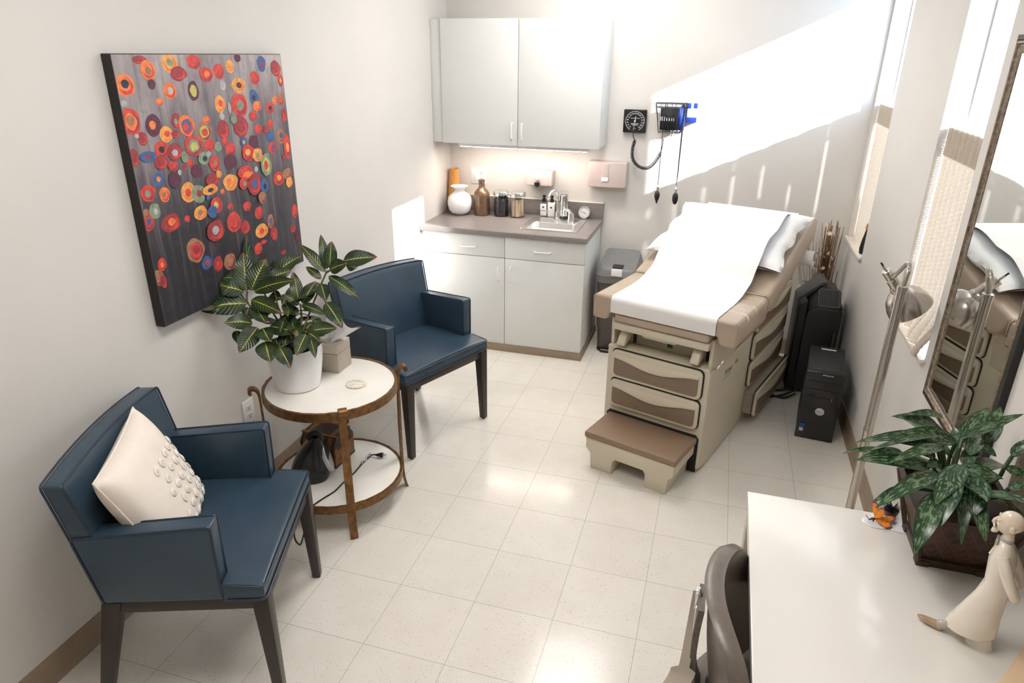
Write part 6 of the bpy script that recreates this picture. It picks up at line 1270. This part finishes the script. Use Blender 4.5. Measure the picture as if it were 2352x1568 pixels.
def headf(c):
    x, y, z = c.x, c.y, c.z
    k = 1.0
    if z < 0: x = x * (1 - .12 * (-z)) + .16 * (-z); y *= (1 - .28 * (-z))
    if x > 0 and z < -.1: x += .06 * (1 - abs(y))
    if x < 0 and z > -.3: x *= 1.12
    if x > .5 and abs(z - .02) < .22: x -= .05 * math.cos((z - .02) / .22 * PI / 2) * (1 if abs(y) > .18 else 0)
    return Vector((x, y, z))
b.ball((.012, 0, .310), (.0225, .0185, .0275), 28, fn=headf); b.tube([(.006, 0, .262), (.009, 0, .285), (.011, 0, .30)], [.0105, .0098, .0105], 16)
b.tube([(.0325, 0, .316), (.0385, 0, .307), (.0395, 0, .302), (.035, 0, .300)], [.0028, .0036, .004, .003], 8)
for s in (-1, 1):
    b.ball((.006, s * .0185, .306), (.0055, .0025, .0075), 12); b.ball((.0325, s * .008, .3125), (.0025, .0035, .0018), 10); b.tube([(.033, s * .003, .3185), (.0335, s * .009, .320), (.028, s * .0145, .3175)], .0014, 6)
b.tube([(.0345, -.0065, .2935), (.0365, 0, .2945), (.0345, .0065, .2935)], .0012, 6)
hd_ = b.build('head', 'porcelain_skin', t, sharp=80)
b = MB(); b.ball((.0325, 0, .2845), (.0065, .0068, .0078), 14, fn=lambda c: Vector((c.x + .5 * max(0, -c.z), c.y * (1 - .35 * max(0, -c.z)), c.z))); b.tube([(.035, -.009, .2955), (.0385, 0, .2985), (.035, .009, .2955)], [.0014, .0026, .0014], 8); b.build('beard', 'porcelain', hd_)
b = MB()
for s in (-1, 1): b.ball((.0335, s * .008, .3125), (.0018, .0018, .0012), 8)
b.tube([(.036, -.005, .2915), (.038, 0, .2915), (.036, .005, .2915)], .0007, 5); b.build('painted_eyes_and_mouth', 'porcelain_grey', hd_)
b = MB(); b.prism([(-.012, -.006), (-.003, -.002), (.003, -.002), (.012, -.006), (.012, .006), (.003, .002), (-.003, .002), (-.012, .006)], 'x', .0205, .0255, .001, Mx=T(.001, 0, .263)); b.lathe([(.0125, .268), (.0125, .274), (.0115, .276)], 20, T(.009, 0, 0)); b.build('bow_tie', 'porcelain_grey', t)
b = MB(); b.tube(smooth_path([(.030, .012, .06), (.045, .012, .035), (.062, .012, .018), (.074, .012, .012)], 4), [.012] * 5 + [.010] * 8, 12); b.tube(smooth_path([(-.002, -.012, .06), (-.008, -.014, .035), (-.012, -.016, .018), (-.013, -.016, .012)], 4), [.012] * 5 + [.010] * 8, 12); b.build('trousers', 'porcelain_grey', t)
b = MB()
def shoe(p, d, up):
    m = Matrix.Translation(p) @ Rz(d) @ Ry(up)
    b.loft([[Vector(m @ Vector((x, hw * math.cos(2 * PI * i / 14), max(-.006, h * math.sin(2 * PI * i / 14))))) for i in range(14)] for x, hw, h in ((-.014, .006, .007), (-.010, .0095, .010), (.0, .0098, .010), (.014, .0095, .0075), (.028, .0075, .005), (.037, .003, .0025))])
shoe((.078, .012, .0085), 4, -8); shoe((-.010, -.020, .0085), -70, 0); b.build('shoes', 'porcelain_tan', t, sharp=70)
b = MB(); b.loft([ell(-.004, 0, 0, .026, .022), ell(-.004, 0, .012, .022, .018), ell(0, 0, .035, .02, .016)]); b.build('support', 'porcelain', t)

t = thing('butterfly_ornament', 'orange and violet butterfly clip on pearly discs beside the planter', 'ornament', (1.843, -.440, DZ), -10)
b = MB()
for x, y in ((-.016, -.004), (.044, .004)): b.lathe([(.030, .0003), (.032, .0012), (.029, .003), (.02, .0022)], 40, T(x, y, 0), sy=.78)
b.build('pearly_discs', 'clear_disc', t)
def wing(Mx, mi, pts): b.prism(pts, 'z', -.0006, .0006, Mx=Mx, mi=mi)
W1 = [(0, 0), (.012, .006), (.03, .017), (.045, .02), (.050, .012), (.042, .0), (.02, -.006)]; W2 = [(0, 0), (.02, -.006), (.038, -.004), (.042, -.016), (.028, -.024), (.01, -.014)]
b = MB()
for Mx in (T(-.018, 0, .012) @ Rz(4) @ Rx(22) @ Matrix.Scale(.92, 4), T(-.018, 0, .012) @ Rz(60) @ Ry(-82) @ Matrix.Scale(.85, 4)):
    wing(Mx, 1, [(x * 1.12, y * 1.12) for x, y in W1]); wing(Mx, 1, [(x * 1.12, y * 1.12) for x, y in W2])
    wing(Mx @ T(0, 0, .0008), 0, W1); wing(Mx @ T(0, 0, .0008), 0, W2)
b.build('wings', ['orange', 'violet'], t)
b = MB(); b.tube([(-.032, -.004, .006), (-.024, -.001, .010), (-.014, .001, .012), (-.008, .002, .010)], [.0015, .003, .0035, .002], 8); b.tube([(-.031, -.004, .007), (-.042, -.004, .016)], .0006, 5); b.tube([(-.031, -.004, .007), (-.040, .004, .016)], .0006, 5); b.tube([(-.02, 0, .01), (-.02, 0, .002)], .002, 6); b.build('body', 'black_matte', t)
t = thing('small_pot', 'tiny maroon pot with a dark spiky plant between butterfly and planter', 'plant', (1.872, -.398, DZ))
# keep it clear of the planter
b = MB(); b.lathe([(.012, 0), (.013, .002), (.019, .022), (.0195, .024), (.0165, .024)], 28, cap1=False); b.build('pot', 'terracotta', t); b = MB(); b.lathe([(.0165, .018), (.001, .021)], 20); b.build('soil', 'soil', t)
b = MB(); rr = random.Random(6)
for k in range(44):
    a = rr.uniform(0, 2 * PI); e = rr.uniform(.2, 1.2); L_ = rr.uniform(.018, .034); d = Vector((math.cos(a) * math.cos(e), math.sin(a) * math.cos(e), math.sin(e))); b.tube([Vector((0, 0, .02)) + d * .004, Vector((0, 0, .02)) + d * L_ * .6, Vector((0, 0, .02)) + d * L_], [.0016, .0014, .0004], 5)
b.build('spiky_foliage', 'black_matte', t)
t = tag(MB().prism([(1.945, -.975), (1.952, -.972), (2.108, -.742), (2.112, -.75), (2.112, -1.2), (1.945, -1.2)], 'z', DZ + .0002, DZ + .004, .001).build('card_folder', 'peach'), 'peach card folder lying on the desk in the near right corner', 'folder')

t = thing('picture_frame', 'grey-brown framed board hanging low on the right wall just past the planter', 'picture frame', (XR, -.76, 1.14))
b = MB(); b.box(-.024, -.001, -.35, .35, -.262, .262, .003); b.build('frame', 'shell_dark', t)
b = MB(); b.box(-.0265, -.0235, -.325, .325, -.237, .237, .001); b.build('board', 'frame_gold', t)
# ------------------------------------------------------------ light
w = bpy.data.worlds.new('sky'); S.world = w; w.use_nodes = True; nt = w.node_tree; nt.nodes.clear()
bg = nt.nodes.new('ShaderNodeBackground'); ou = nt.nodes.new('ShaderNodeOutputWorld'); nt.links.new(bg.outputs[0], ou.inputs[0])
bg.inputs[0].default_value = (0.68, 0.84, 1.0, 1); bg.inputs[1].default_value = 5.5
su = bpy.data.lights.new('sun', 'SUN'); so_ = bpy.data.objects.new('sun', su); COL.objects.link(so_)
su.energy = 13.0; su.angle = math.radians(.55); su.color = (1.0, .97, .92)
so_.rotation_euler = Vector((-1, .365, -.465)).to_track_quat('-Z', 'Y').to_euler(); so_.location = (6, 0, 5)
S.view_settings.view_transform = 'Standard'; S.view_settings.look = 'None'; S.view_settings.exposure = 0.50; S.view_settings.gamma = 1.0; S.view_settings.use_curve_mapping = False
S.cycles.use_denoising = True
S.cycles.max_bounces = 10; S.cycles.transparent_max_bounces = 12; S.cycles.sample_clamp_indirect = 6.0
S.cycles.caustics_reflective = False; S.cycles.caustics_refractive = False
